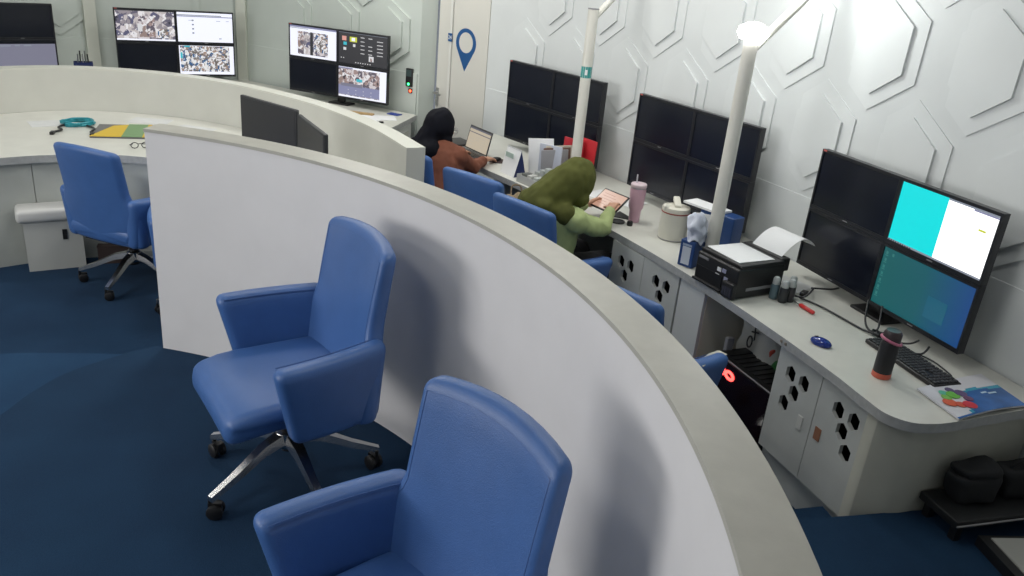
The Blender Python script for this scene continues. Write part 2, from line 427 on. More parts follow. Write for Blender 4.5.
h.build('handle', M_steel, lf)
# ceiling and the walls behind the camera close the room
struct(MB().prism([(-8, -3.2), (4, -3.2), (4, 10), (-8, 10)], CEIL, CEIL+.1).build('ceiling', mat('ceiling_paint', (.75, .76, .76), .7), smooth=False), 'white ceiling')
struct(MB().box((-2, -3.0, CEIL/2), (6, .1, CEIL/2)).build('wall_front', mat('front_wall_paint', (.55, .56, .56), .6), smooth=False), 'pale wall behind the camera')
b = MB(); WY0, WY1, WZ0, WZ1 = -1.8, 2.2, 1.35, 2.85
b.box((-6.9, (-3.1+WY0)/2, CEIL/2), (.1, (WY0+3.1)/2, CEIL/2)); b.box((-6.9, (5.7+WY1)/2, CEIL/2), (.1, (5.7-WY1)/2, CEIL/2))
b.box((-6.9, (WY0+WY1)/2, WZ0/2), (.1, (WY1-WY0)/2, WZ0/2)); b.box((-6.9, (WY0+WY1)/2, (WZ1+CEIL)/2), (.1, (WY1-WY0)/2, (CEIL-WZ1)/2))
struct(b.build('wall_side', mat('front_wall_paint', (.55, .56, .56), .6), smooth=False), 'pale wall at far left outside the frame')
b = MB()
for yy in (WY0, (WY0+WY1)/2, WY1): b.box((-6.85, yy, (WZ0+WZ1)/2), (.04, .03, (WZ1-WZ0)/2))
for zz in (WZ0, WZ1): b.box((-6.85, (WY0+WY1)/2, zz), (.04, (WY1-WY0)/2, .03))
win = struct(b.build('added_window_1', mat('window_frame_paint', (.6, .6, .6), .5), smooth=False), 'unseen white framed window added to the left wall for the side light')  # window added out of view to give the low light from the left
for yy in (WY0*.75+WY1*.25, WY0*.25+WY1*.75): MB().box((-6.88, yy, (WZ0+WZ1)/2), (.004, (WY1-WY0)/4-.03, (WZ1-WZ0)/2-.03)).build('pane', mat('window_glass', (.9, .95, 1), .05, trans=1), win, smooth=False)
for i, (x, y, p) in enumerate(CEILING_LIGHTS):
    t = thing('ceiling_light', 'square white ceiling luminaire above the control room', 'ceiling light', (x, y, CEIL), 0, 'ceiling luminaires')
    MB().box((0, 0, -.012), (.32, .32, .012)).build('frame', M_white, t, smooth=False)
    MB().box((0, 0, -.0255), (.29, .29, .0015)).build('diffuser', emis('diffuser', (1, 1, 1), 2.0), t, smooth=False)
    la = bpy.data.lights.new('luminaire_light', 'AREA'); la.energy = p; la.size = .58; la.color = (1.0, .98, .93); la.shape = 'SQUARE'
    lo = bpy.data.objects.new('luminaire_light', la); COL.objects.link(lo); lo.parent = t; lo.location = (0, 0, -.035)

# ================================================================== PARTITIONS
def ring_wall(b, inner, outer, z0, z1, mi=0, cap_mi=None):
    n = len(inner)
    vs = [(*p, z0) for p in inner] + [(*p, z0) for p in outer] + [(*p, z1) for p in inner] + [(*p, z1) for p in outer]
    fs = []; 
    for i in range(n-1):
        fs += [(i, i+1, 2*n+i+1, 2*n+i), (n+i+1, n+i, 3*n+i, 3*n+i+1), (2*n+i, 2*n+i+1, 3*n+i+1, 3*n+i), (i+1, i, n+i, n+i+1)]
    fs += [(n, 0, 2*n, 3*n), (n-1, 2*n-1, 4*n-1, 3*n-1)]
    b.add(vs, fs, mi); return b
A0, A1 = 82.2, -32
inn = arc(PC, PRI, A0, A1, 90); out = arc(PC, PRO, A0+.0, A1, 90)
t = thing('curved_partition', 'large curved white partition behind the two front blue chairs', 'partition')
ring_wall(MB(), inn, out, 0, 1.372).build('partition_body', M_part, t, angle=30)
ring_wall(MB(), arc(PC, PRI-.004, A0+.05, A1, 90), arc(PC, PRO+.004, A0+.05, A1, 90), 1.372, 1.386).build('top_cap', M_cap, t, angle=30)
P2I = [(-5.2, 4.5), (-4.72, 5.35), (-4.088, 6.13), (-3.823, 6.42), (-3.48, 6.574), (-3.06, 6.613), (-2.68, 6.555), (-2.346, 6.44), (-1.985, 6.235), (-1.519, 5.88), (-1.057, 5.36), (-.722, 4.834)]
p2i = bez2(P2I, 6); n = len(p2i); p2o = []
for i in range(n):
    d = Vector(p2i[min(i+1, n-1)]) - Vector(p2i[max(i-1, 0)]); d.normalize(); p2o.append((p2i[i][0]-d.y*.125, p2i[i][1]+d.x*.125))
t = thing('curved_partition', 'low curved off-white partition of the middle console, in front of the lit video walls', 'partition')
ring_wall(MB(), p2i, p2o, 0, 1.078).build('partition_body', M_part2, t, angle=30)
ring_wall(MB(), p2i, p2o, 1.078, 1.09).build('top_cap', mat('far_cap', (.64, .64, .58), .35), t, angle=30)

# ================================================================== DESKS
# middle console desk, running along the inside of the far partition
front = bez2([(-4.35, 3.75), (-3.95, 4.25), (-3.62, 4.66), (-3.344, 4.945), (-3.112, 5.126), (-2.703, 5.281), (-2.2, 5.22), (-1.75, 4.98), (-1.35, 4.62), (-1.02, 4.30)], 5)
back = [p for p in p2i if p[0] > -4.95]
def inset(pts, k):
    o = []
    for i in range(len(pts)):
        d = Vector(pts[min(i+1, len(pts)-1)])-Vector(pts[max(i-1, 0)]); d.normalize(); o.append((pts[i][0]-d.y*k, pts[i][1]+d.x*k))
    return o
poly = front + [(p[0], p[1]) for p in reversed(inset(back, -.004))]
t = thing('console_desk', 'curved white desk of the middle console under the teal cable coil', 'desk')
MB().prism(poly, DESK-.05, DESK, 0, 1).build('worktop', [M_top, M_edge], t, angle=20)
fr = inset(front, .035)
step = 6
mfp = mat('console_front_laminate', (.46, .48, .45), .5, var=.05, vscale=6)
for i in range(0, len(fr)-1, step):
    seg = fr[i:i+step+1]
    if len(seg) < 2: continue
    k = .004; q = list(seg); d = (Vector(q[-1])-Vector(q[-2])).normalized(); q[-1] = (q[-1][0]-d.x*k, q[-1][1]-d.y*k)
    ring_wall(MB(), q, inset(q, .02), .0, DESK-.051).build('front_panel', mfp, t, angle=20)
# shallow paper sheets spread on the middle desk
for i, (x, y, rz, sx, sy, lab) in enumerate(((-3.60, 5.98, .7, .30, .21, 'large pale sheet lying left of the teal cable coil'), (-3.02, 6.36, .1, .30, .21, 'pale sheet lying behind the yellow and green box'), (-2.62, 6.22, -.2, .30, .21, 'pale sheet on the desk just past the near partition corner'))):
    tag(MB().box((0, 0, .001), (sx/2, sy/2, .001)).build('paper_sheet', M_papergrey, smooth=False, loc=(x, y, DESK), rot=(0, 0, rz)), lab, 'paper')

# right-hand desk
FC, FR = (-7.439, -.189), 9.3548
def fa(y): return math.degrees(math.asin((y-FC[1])/FR))
f1 = arc(FC, FR, fa(6.25), fa(2.95), 36)
endc = bez2([f1[-1], (1.424, 2.785), (1.462, 2.69), (1.535, 2.640), (1.621, 2.643), (1.721, 2.675), (1.913, 2.759), (2.24, 2.90)], 5)[1:]
sb0 = -math.asin((2.90-WC[1])/WR)*WR; sb1 = -math.asin((7.15-WC[1])/WR)*WR
wb = [wallpt(sb0+(sb1-sb0)*k/36, .012) for k in range(37)]
rpoly = f1 + endc + wb[1:]
t = thing('curved_desk', 'long curved white worktop along the right wall under the dark video walls', 'desk')
MB().prism(rpoly, DESK-.042, DESK, 0, 1).build('worktop', [M_top, M_edge], t, angle=20)
# chipped laminate marks on the edge
for p in ((1.262, 3.285), (1.252, 3.312)):
    a = math.atan2(p[1]-FC[1], p[0]-FC[0]); MB().box((0, 0, 0), (.004, .006, .006)).build('edge_chip', mat('bare_board', (.25, .22, .18), .8), t, smooth=False, loc=(FC[0]+(FR+.0)*math.cos(a), FC[1]+(FR)*math.sin(a), DESK-.02), rot=(0, 0, a))
def hexhole(u, z, hw=.030, hs=.021, hp=.041): return [(u, z-hp), (u+hw, z-hs), (u+hw, z+hs), (u, z+hp), (u-hw, z+hs), (u-hw, z-hs)]
DT = DESK-.043
def cabinet(name, label, a, c, doors, z0, depth, extra=None):
    """a->c: front line left to right seen from the chairs; doors: list of (u0,u1,[holes])"""
    a, c = Vector(a), Vector(c); d = c-a; L = d.length; rz = math.atan2(d.y, d.x)
    t = thing(name, label, 'cabinet', (a.x, a.y, 0), rz)
    b = MB(); b.box((.009, depth/2+.02, (z0+DT)/2), (.009, depth/2, (DT-z0)/2)); b.box((L-.009, depth/2+.02, (z0+DT)/2), (.009, depth/2, (DT-z0)/2)); b.box((L/2, depth/2+.02, z0+.009), (L/2-.018, depth/2, .009)); b.box((L/2, depth+.012, (z0+DT)/2+.01), (L/2-.018, .008, (DT-z0)/2-.01))
    b.build('body', M_dark if name == 'hex_cabinet' else M_cab, t, smooth=False)
    R = Matrix(((1, 0, 0, 0), (0, 0, 1, 0), (0, 1, 0, 0), (0, 0, 0, 1)))
    for u0, u1, holes in doors:
        poly = [(u0+.002, z0+.002), (u1-.002, z0+.002), (u1-.002, DT-.004), (u0+.002, DT-.004)]
        bb = MB().prism(poly, .0, .018, T=None, holes=[hexhole(*q) for q in holes])
        bb.v = [Vector((v.x, .018-v.z, v.y)) for v in bb.v]
        bb.build('door', M_cab, t, smooth=False)
    pl = MB().box((L/2, .045, z0/2), (L/2, .01, z0/2)).build('plinth', M_cab, t, smooth=False)
    return t, L
H3 = lambda o: [(o+.098, .600), (o+.190, .600), (o+.144, .525)]
t1, L1 = cabinet('hex_cabinet', 'white two-door cabinet with hexagon holes beside the green-hijab woman', (.584, 4.613), (.905, 4.087), [(0, .304, H3(0)), (.304, .616, H3(.33))], .17, .42)
# fixed side panel closing the cabinet towards the knee space
a, c = Vector((.910, 4.078)), Vector((1.005, 3.880)); d = c-a; L = d.length; rz = math.atan2(d.y, d.x)
t = thing('side_cabinet', 'narrow white closed cabinet left of the open knee space', 'cabinet', (a.x, a.y, 0), rz)
MB().box((L/2, .25, DT/2), (L/2-.001, .23, DT/2)).build('body', mat('knee_side_laminate', (.70, .66, .54), .6), t, smooth=False)
MB().box((L/2, .009, DT/2), (L/2-.003, .009, DT/2-.002)).build('front_panel', mat('side_panel_laminate', (.62, .64, .63), .45), t, smooth=False)
t2, L2 = cabinet('hex_cabinet', 'white two-door cabinet with hexagon holes at the near end of the right desk', (1.252, 3.334), (1.462, 2.805), [(0, .291, H3(.0)+[(.097, .450)]), (.291, .571, H3(.315)+[(.315+.190, .448)])], .17, .42)
MB().box((.225, -.002, .425), (.016, .003, .032)).build('handle', mat('handle_plastic', (.62, .63, .60), .4), t2, smooth=False)
MB().box((.34, -.002, .437), (.018, .002, .030)).build('label', mat('brown_label', (.30, .14, .08), .6), t2, smooth=False)
# curved end panel of the desk
ep = inset(bez2([(1.400, 2.775), (1.425, 2.69), (1.535, 2.645), (1.621, 2.648), (1.721, 2.680), (1.913, 2.764), (2.22, 2.90)], 5), .045)
t = thing('desk_end_panel', 'curved cream panel closing the near end of the right desk', 'panel')
ring_wall(MB(), ep, inset(ep, .02), .0, DT-.001).build('panel', M_cabside, t, angle=20)
t = thing('knee_back_panel', 'dull white back panel inside the open knee space', 'panel')
MB().box((0, 0, .355), (.42, .008, .352)).build('panel', mat('knee_panel_laminate', (.62, .58, .46), .6), t, smooth=False); t.location = (1.58, 3.81, 0); t.rotation_euler = (0, 0, math.atan2(-.9, .38))
# supports under the far half of the desk
t = thing('desk_support', 'white panel supporting the far half of the right desk', 'panel')
MB().box((0, 0, .353), (.16, .01, .353)).build('panel', M_cab, t, smooth=False); t.location = (-.08, 6.0, 0); t.rotation_euler = (0, 0, .65)
t = thing('drawer_unit', 'white drawer unit under the far half of the right desk', 'cabinet', (.23, 5.30, 0), math.atan2(-.83, .55))
MB().box((0, .24, .353), (.24, .22, .352)).build('body', M_cab, t, smooth=False)
for k in range(3):
    dr = MB().box((0, .011, .12+.235*k), (.236, .009, .113)).build('drawer', M_cab, t, smooth=False)
    MB().box((0, -.004, .2+.235*k), (.06, .006, .006)).build('handle', M_grey, dr, smooth=False)

# back-left desk under the lit video walls
lp = [(-1.06, 7.66), (-3.06, 8.70), (-4.30, 8.02), (-5.2, 6.98), (-4.72, 6.55), (-4.0, 7.30), (-3.05, 7.72), (-2.0, 7.35), (-1.185, 6.95)]
t = thing('wall_desk', 'white desk against the back wall under the lit video walls', 'desk')
MB().prism(list(reversed(lp)) if False else lp, DESK-.045, DESK, 0, 1).build('worktop', [M_top, M_edge], t, smooth=False)
e0, e1 = Vector((-1.10, 7.60)), Vector((-1.21, 7.02)); d = e1-e0
for (q0, q1, nm) in ((e0, e1, 'end_panel'), (Vector((-1.22, 7.0)), Vector((-2.0, 7.39)), 'front_panel'), (Vector((-2.0, 7.39)), Vector((-3.05, 7.77)), 'front_panel')):
    dd = q1-q0; MB().box((dd.length/2, -.012, .352), (dd.length/2-.004, .012, .352)).build(nm, M_cab, t, smooth=False, loc=(q0.x, q0.y, 0), rot=(0, 0, math.atan2(dd.y, dd.x)))
MB().box((.30, .006, .40), (.20, .006, .22)).build('end_panel_frame', mat('end_frame', (.48, .49, .45), .5), t, smooth=False, loc=(-1.10, 7.60, 0), rot=(0, 0, math.atan2(d.y, d.x)))

# ================================================================== CHAIRS
def make_chair():
    t = thing('swivel_chair', '', 'chair')
    def seat_fn(x, y, z):
        k = max(0, (y-.10)/.17); z -= .028*k*k
        if z < 0: x *= .96
        x *= 1-.05*max(0, (y-.18)/.09)
        z += .008*(1-(x/.25)**2)
        return x, y, z
    seat = MB().rbox((.255, .272, .055), .045, (6, 8, 2), seat_fn, (0, .015, .415)).build('seat', M_leather, t, angle=80)
    def back_fn(x, y, z):
        tt = (z+.315)/.63
        k = max(0, min(1, (.56-tt)/.22)); k = k*k*(3-2*k); x *= 1.0 + .27*k
        y = y*(1.0-.25*tt) + .045*(.35+.65*tt)*(x/.25)**2 - .10*tt - .02*tt*tt
        z -= .022*(x/.25)**2*tt
        return x, y, z
    bk = MB().rbox((.243, .042, .315), .032, (8, 2, 12), back_fn, (0, -.205, .660)).build('backrest', M_leather, t, angle=80)
    # stitched seam running round the front of the backrest
    pts = [(-.219, .0405, -.15+.435*k/14) for k in range(15)] + [(-.219+.438*k/14, .0405, .285) for k in range(1, 15)] + [(.219, .0405, .285-.435*k/14) for k in range(1, 15)]
    MB().tube([Vector(back_fn(*p))+Vector((0, -.205, .660)) for p in pts], .0014, 6).build('seam', M_seam, bk)
    for sgn in (-1, 1):
        def arm_fn(x, y, z):
            fy = (y+.208)/.416; lo = (.145-z)/.29
            y2 = y - lo*.075*fy + lo*.01
            x2 = x + sgn*(.035*(1-lo)) - sgn*.060*(1-fy)**2
            z2 = z + .012*(1-fy) - lo*.02*(1-fy)
            return x2, y2, z2
        am = MB().rbox((.042, .208, .150), .036, (2, 8, 6), arm_fn, (sgn*.292, -.050, .505)).build('armrest', M_leather, t, angle=80)
        pts = [(-sgn*.026, .19-.36*k/12, .128) for k in range(13)]
        MB().tube([Vector(arm_fn(*p))+Vector((sgn*.292, -.050, .505))+Vector((-sgn*.009, 0, .014)) for p in pts], .002, 6).build('seam', M_seam, am)
    b = MB().box((0, -.02, .345), (.10, .13, .022)); b.box((0, -.17, .36), (.16, .05, .02)); b.build('mechanism', M_black, t, smooth=False)
    MB().tube([(.08, .04, .335), (.20, .10, .325), (.27, .12, .315)], [.008, .008, .013], 8).build('lever', M_black, t)
    b = MB().lathe([(.026, .13), (.030, .22), (.030, .27), (.018, .272), (.018, .33)], 16); b.build('gas_column', M_black, t)
    MB().lathe([(.042, .15), (.048, .16), (.048, .215), (.036, .225)], 20).build('hub', M_chrome, t)
    lb = MB()
    prof = [(.03, .195, .030, .020), (.12, .178, .024, .017), (.24, .124, .018, .013), (.345, .086, .014, .010)]
    vs = []; fs = []
    for r, z, hw, hh in prof: vs += [(r, -hw, z-hh), (r, hw, z-hh), (r, hw*.75, z+hh), (r, -hw*.75, z+hh)]
    for i in range(3):
        for k in range(4): fs.append((i*4+k, i*4+(k+1) % 4, i*4+4+(k+1) % 4, i*4+4+k))
    fs += [(3, 2, 1, 0), (12, 13, 14, 15)]
    lb.add(vs, [f[::-1] for f in fs]); lm = lb.mesh('leg', M_chrome, True, 30)
    cb = MB()
    for sy in (-.017, .017):
        cb.lathe([(.0, -.010), (.022, -.010), (.029, -.006), (.029, .006), (.022, .010), (.0, .010)], 18, T=Matrix.Translation((0, sy, .029)) @ Matrix.Rotation(PI/2, 4, 'X'))
    cb.box((0, 0, .045), (.024, .008, .016)); cb.tube([(.018, 0, .05), (.018, 0, .085)], .007, 8)
    cm = cb.mesh('castor', M_rubber, True, 40)
    for k in range(5):
        a = 2*PI*k/5 + .66
        l = place('leg', lm, t, (0, 0, 0), (0, 0, a)); place('castor', cm, l, (.325, 0, 0), (0, 0, random.uniform(-1.2, 1.2)))
    return t
def yaw_of(F): return math.atan2(F[1], F[0]) - PI/2
chair = make_chair()
chairs = [
 ((-.79, 2.56, PLAT), (-.81, -.59), 'blue leather swivel chair facing the camera, the farther of the two on the platform'),
 ((-.218, 1.385, PLAT), (-.728, -.686), 'nearest blue leather chair, cut off by the bottom edge of the frame'),
 ((-2.51, 4.90, 0), (.33, .93), 'blue swivel chair seen from behind at the left console desk'),
 ((-1.86, 4.60, 0), (-.25, .97), 'blue chair almost hidden behind the left end of the near partition'),
 ((-.64, 5.57, 0), (.6, .8), 'blue chair under the woman in the brown top'),
 ((-.14, 5.09, 0), (.60, .80), 'empty blue chair between the two women'),
 ((.22, 4.56, 0), (.707, .707), 'blue chair under the woman in the green hijab'),
 ((.652, 3.413, 0), (.70, .71), 'blue chair with a worn armrest behind the partition, in front of the open knee space'),
]
for i, (loc, F, lab) in enumerate(chairs):
    if i == 0: chair.location = loc; chair.rotation_euler = (0, 0, yaw_of(F)); chair['label'] = lab; chair['group'] = 'blue swivel chairs'
    else:
        c_ = dup(chair, loc, yaw_of(F), lab, 'blue swivel chairs')
        for l in c_.children:                                   # every base is swivelled differently
            if l.name.startswith('leg'): l.rotation_euler.z += (0, .9, .565, .2, .4, 1.0, .7, .3)[i]

# worn leather on one armrest of the last chair
lastc = [o for o in COL.objects if o.get('label', '').startswith('blue chair with a worn')][0]
MB().rbox((.026, .10, .003), .0025, (1, 3, 1), lambda x, y, z: (x*(1+.2*math.sin(y*60)), y, z), (.318, .05, .650)).build('worn_patch', mat('worn_leather', (.52, .50, .42), .8, var=.3, vscale=40), lastc)
# ================================================================== VIDEO WALLS
E_white = emis('screen_white', (.86, .88, .98), 1.15)
E_bright = emis('screen_bright', (1, 1, 1), 1.5)
E_cyan = emis('screen_cyan', (.0, .78, .80), 1.0)
E_dark = emis('screen_dark_ui', (.030, .030, .036), 1.0)
E_grey = emis('screen_grey', (.20, .20, .27), 1.0)
E_lilac = emis('screen_lilac', (.25, .26, .42), 1.0)
E_photo = photo_mat('screen_photo', 20, [(.03, .03, .05), (.12, .11, .16), (.30, .27, .30), (.55, .50, .50), (.80, .78, .80), (.10, .10, .18), (.65, .6, .62)], 1.0)
E_mosaic = photo_mat('screen_mosaic', 34, [(.04, .04, .05), (.75, .73, .75), (.15, .13, .12), (.85, .85, .88), (.35, .25, .2), (.02, .10, .25), (.8, .8, .8)], 1.0)
E_people = photo_mat('screen_people', 26, [(.05, .04, .05), (.35, .25, .24), (.65, .6, .62), (.12, .1, .13), (.8, .78, .8), (.3, .22, .2)], 1.0)
E_tealgrad = gradient_mat('screen_teal', (.0, .115, .120), (.0, .105, .135), (.003, .060, .24), .85)
E_lines = emis('screen_lines', (.25, .28, .34), 1.0)
E_icon = emis('screen_icon', (.70, .70, .72), 1.0)
E_iconred = emis('screen_icon_red', (.75, .35, .3), 1.0); E_iconyel = emis('screen_icon_yellow', (.6, .65, .05), 1.0); E_iconcyan = emis('screen_icon_cyan', (.05, .5, .6), 1.0)
SCR = [M_off, E_white, E_bright, E_cyan, E_dark, E_grey, E_lilac, E_photo, E_mosaic, E_people, E_tealgrad, E_lines, E_icon, E_iconred, E_iconyel, E_iconcyan]
IX = {m.name: i for i, m in enumerate(SCR)}
MW, MH = .549, .316; SW, SH = .523, .286
def screen_mesh(rects):
    """rects in 0..1 screen space, painted back to front: (u0,v0,u1,v1,material name); v upward"""
    b = MB()
    for k, (u0, v0, u1, v1, mn) in enumerate(rects):
        x0, x1 = -SW/2+SW*u0, -SW/2+SW*u1; z0, z1 = -SH/2+SH*v0, -SH/2+SH*v1; y = -.0004*k
        b.quad((x0, y, z0), (x1, y, z0), (x1, y, z1), (x0, y, z1), IX[mn])
    used = sorted(set(b.m)); b.m = [used.index(i) for i in b.m]
    return b.mesh('screen', [SCR[i] for i in used], smooth=False)
OFF = screen_mesh([(0, 0, 1, 1, 'screen_off')])
bez_mb = MB(); 
bz = .013
bez_mb.box((0, .018, 0), (MW/2-.001, .016, MH/2-.001)); bez_mb.box((0, 0, MH/2-.008), (MW/2-.001, .004, .007)); bez_mb.box((0, 0, -MH/2+.011), (MW/2-.001, .004, .010)); bez_mb.box((-MW/2+.0065, 0, .003), (.0055, .004, MH/2-.018)); bez_mb.box((MW/2-.0065, 0, .003), (.0055, .004, MH/2-.018))
BEZ = bez_mb.mesh('monitor', M_bezel, smooth=False)
STICK = MB().box((0, 0, 0), (.012, .0006, .004)).mesh('sticker', mat('red_sticker', (.55, .12, .10), .5), smooth=False)
LOGO = MB().box((0, 0, 0), (.016, .0004, .0025)).mesh('logo', M_grey, smooth=False)
def video_wall(x, y, yaw, label, screens):
    """x,y: top left corner in plan; screens: TL,TR,BL,BR meshes"""
    X = Vector((math.cos(yaw), math.sin(yaw))); c = Vector((x, y)) + X*.55
    t = thing('video_wall', label, 'monitor wall', (c.x, c.y, DESK), yaw, 'four-screen video walls')
    zc = 1.452-DESK-MH
    for k, sm in enumerate(screens):
        px = (-1 if k % 2 == 0 else 1)*MW/2; pz_ = zc + (MH/2 if k < 2 else -MH/2)
        m = place('monitor', BEZ, t, (px, 0, pz_)); s = place('screen', sm, m, (0, .0006, .004))
        place('logo', LOGO, m, (0, -.0045, -MH/2+.011))
        if k == 0: place('sticker', STICK, m, (-MW/2+.022, -.0045, MH/2-.006))
    b = MB(); b.box((0, .075, .35), (.035, .018, .33)); b.box((0, .05, zc+MH*.5), (.40, .012, .02)); b.box((0, .05, zc-MH*.5), (.40, .012, .02)); b.box((-.28, .05, zc), (.02, .012, .2)); b.box((.28, .05, zc), (.02, .012, .2))
    b.build('stand', M_black, t, smooth=False)
    MB().rbox((.11, .07, .008), .007, (2, 2, 1), None, (0, .075, .008)).build('stand_base', M_black, t)
    return t
def grid_icons(u0, v0, nx, ny, du, dv, w_, h_, m, p=1):
    return [(u0+i*du, v0+j*dv, u0+i*du+w_, v0+j*dv+h_, m) for i in range(nx) for j in range(ny) if random.random() < p]
L1s = [screen_mesh([(0, 0, 1, 1, 'screen_photo'), (0, .955, 1, 1, 'screen_dark_ui'), (0, .0, 1, .06, 'screen_white'), (.38, .12, .66, .80, 'screen_people'), (.36, .30, .44, .55, 'screen_icon'), (.70, .1, .9, .4, 'screen_mosaic')]),
       screen_mesh([(0, 0, 1, 1, 'screen_white'), (0, .84, 1, .87, 'screen_lilac'), (0, .88, .8, .91, 'screen_lines')] + grid_icons(.26, .28, 1, 4, .1, .14, .035, .05, 'screen_lines') + [(.2, .72, .27, .735, 'screen_lines'), (.7, .72, .78, .735, 'screen_lines'), (.88, .72, .94, .735, 'screen_lines'), (.74, .12, .79, .15, 'screen_lines')]),
       OFF,
       screen_mesh([(0, 0, 1, 1, 'screen_white'), (.02, .10, .92, .97, 'screen_mosaic'), (.02, .55, .06, .75, 'screen_icon_cyan'), (.1, .93, .2, .98, 'screen_icon_cyan')])]
L2s = [screen_mesh([(0, 0, 1, 1, 'screen_white'), (0, .93, 1, 1, 'screen_lilac'), (0, .895, .4, .915, 'screen_lines'), (.17, .08, .82, .82, 'screen_photo'), (.17, .08, .30, .82, 'screen_people'), (.44, .08, .50, .82, 'screen_dark_ui'), (.52, .2, .82, .8, 'screen_mosaic')]),
       screen_mesh([(0, 0, 1, 1, 'screen_dark_ui'), (.0, .965, 1, .975, 'screen_lines'), (.07, .72, .16, .86, 'screen_icon_red'), (.23, .70, .38, .86, 'screen_icon_yellow'), (.27, .73, .34, .83, 'screen_white'), (.10, .58, .17, .68, 'screen_icon_cyan'), (.30, .55, .35, .64, 'screen_icon'), (.10, .42, .16, .51, 'screen_icon'), (.63, .15, .73, .32, 'screen_icon'), (.66, .16, .70, .26, 'screen_people')] + grid_icons(.46, .36, 2, 5, .16, .125, .08, .022, 'screen_icon', .85) + grid_icons(.80, .36, 1, 5, .16, .11, .12, .022, 'screen_icon') + grid_icons(.36, .05, 7, 1, .05, .1, .02, .03, 'screen_icon') + grid_icons(.06, .16, 2, 1, .05, .1, .02, .03, 'screen_icon')),
       OFF,
       screen_mesh([(0, 0, 1, 1, 'screen_white'), (.0, .06, .86, .93, 'screen_people'), (.0, .08, .86, .40, 'screen_lilac'), (.05, .36, .5, .46, 'screen_grey'), (.38, .55, .50, .64, 'screen_icon_cyan'), (.0, .93, .3, .97, 'screen_lilac')] + grid_icons(.2, .13, 4, 2, .16, .12, .02, .02, 'screen_icon'))]
R3s = [OFF, screen_mesh([(0, 0, 1, 1, 'screen_bright'), (0, .0, .505, 1, 'screen_cyan'), (.505, .955, 1, 1, 'screen_lines'), (.76, .93, 1, .955, 'screen_lilac'), (.0, .0, 1, .035, 'screen_lines'), (.85, .68, .92, .71, 'screen_icon_yellow')] + grid_icons(.01, .008, 10, 1, .028, .1, .015, .02, 'screen_dark_ui')),
       OFF, screen_mesh([(0, 0, 1, 1, 'screen_teal')])]
L0s = [OFF, OFF, screen_mesh([(0, 0, 1, 1, 'screen_grey')]), screen_mesh([(0, 0, 1, 1, 'screen_grey'), (.0, .90, 1, 1, 'screen_off'), (.02, .85, .10, .90, 'screen_lines'), (.14, .82, .30, .86, 'screen_lines'), (.36, .83, .44, .87, 'screen_lines'), (.5, .83, .62, .87, 'screen_lines'), (.0, .2, .08, .8, 'screen_lines')])]
video_wall(-4.465-1.1*math.cos(.8), 7.659-1.1*math.sin(.8), .80, 'video wall at far left with a dim grey lower screen', L0s)
video_wall(-4.005, 7.865, .547, 'video wall showing street camera pictures and one blank screen, left of centre', L1s)
video_wall(-2.372, 7.992, -.348, 'video wall with a dark icon desktop at upper right, left of the door', L2s)
video_wall(-.187, 6.708, -.87, 'switched-off video wall behind the red folder', [OFF]*4)
video_wall(.737, 5.524, -1.002, 'switched-off video wall behind the pink tumbler and white canister', [OFF]*4)
vw3 = video_wall(1.537, 4.166, -1.203, 'video wall at right with cyan and teal desktops lit', R3s)
scr_mon = [m for m in vw3.children if m.name.startswith('monitor')][-1]
b = MB()
for k in range(7): b.box((-SW/2+.022, -.0008, SH/2-.03-.034*k+.004), (.006, .0002, .007)); b.box((-SW/2+.022, -.0008, SH/2-.043-.034*k+.004), (.010, .0002, .002))
b.box((-SW/2+.06, -.0008, SH/2-.026), (.006, .0002, .007)); b.build('desktop_icons', emis('desktop_icon', (.04, .19, .18), 1), scr_mon, smooth=False)
MB().box((.10, -.0006, -.03), (.055, .0002, .05)).build('desktop_glow', emis('desktop_glow', (.004, .098, .165), 1), scr_mon, smooth=False)
# ================================================================== POLES
def pole(x, y, ztop, ang, label, lamp):
    t = thing('lamp_pole', label, 'pole', (x, y, DESK), ang)
    MB().lathe([(.036, 0), (.036, ztop-DESK)], 28).build('post', M_pole, t)
    MB().box((0, 0, .004), (.055, .055, .004)).build('base_plate', M_pole, t, smooth=False)
    MB().lathe([(.0375, -.004), (.0375, .004)], 28, (0, 0, ztop-DESK)).build('end_cap', M_grey, t)
    z = ztop-DESK
    MB().tube([(.03, 0, z-.04), (.26, .0, z+.17), (.42, .0, z+.32)], .022, 10).build('arm', M_pole, t)
    if lamp:
        lm = MB().lathe([(.0, -.015), (.06, -.01), (.078, .02), (.070, .05), (.03, .07), (0, .075)], 20, (0, 0, z+.005)).build('lamp', emis('lamp_glow', (1, 1, .97), 14), t)
        l = bpy.data.lights.new('lamp_light', 'POINT'); l.energy = 15; l.shadow_soft_size = .06; l.color = (.97, 1, .98)
        lo = bpy.data.objects.new('lamp_light', l); COL.objects.link(lo); lo.parent = t; lo.location = (.20, .0, z+.34)
        MB().lathe([(.0, .0), (.05, .004), (.055, .03), (.02, .06), (0, .062)], 16, (.20, 0, z+.36)).build('lamp_head', M_white, t)
    else:
        def patch(r, a0, a1, z0, z1):
            b = MB(); n = 10; vs = [(r*math.cos(a0+(a1-a0)*k/n), r*math.sin(a0+(a1-a0)*k/n), zz) for zz in (z0, z1) for k in range(n+1)]
            return b.add(vs, [(k, k+1, n+2+k, n+1+k) for k in range(n)])
        patch(.0366, 1.6, 5.6, z-.445, z-.37).build('sticker', mat('teal_sticker', (.03, .30, .28), .5), t)
        patch(.0370, 3.75, 4.25, z-.425, z-.39).build('sticker_mark', M_paper, t)
    return t
pole(1.063, 4.166, 1.956, .50, 'white round pole with a glowing lamp beside the printer', True)
pole(.364, 5.61, 1.953, .63, 'white round pole with a teal sticker behind the green-hijab woman', False)

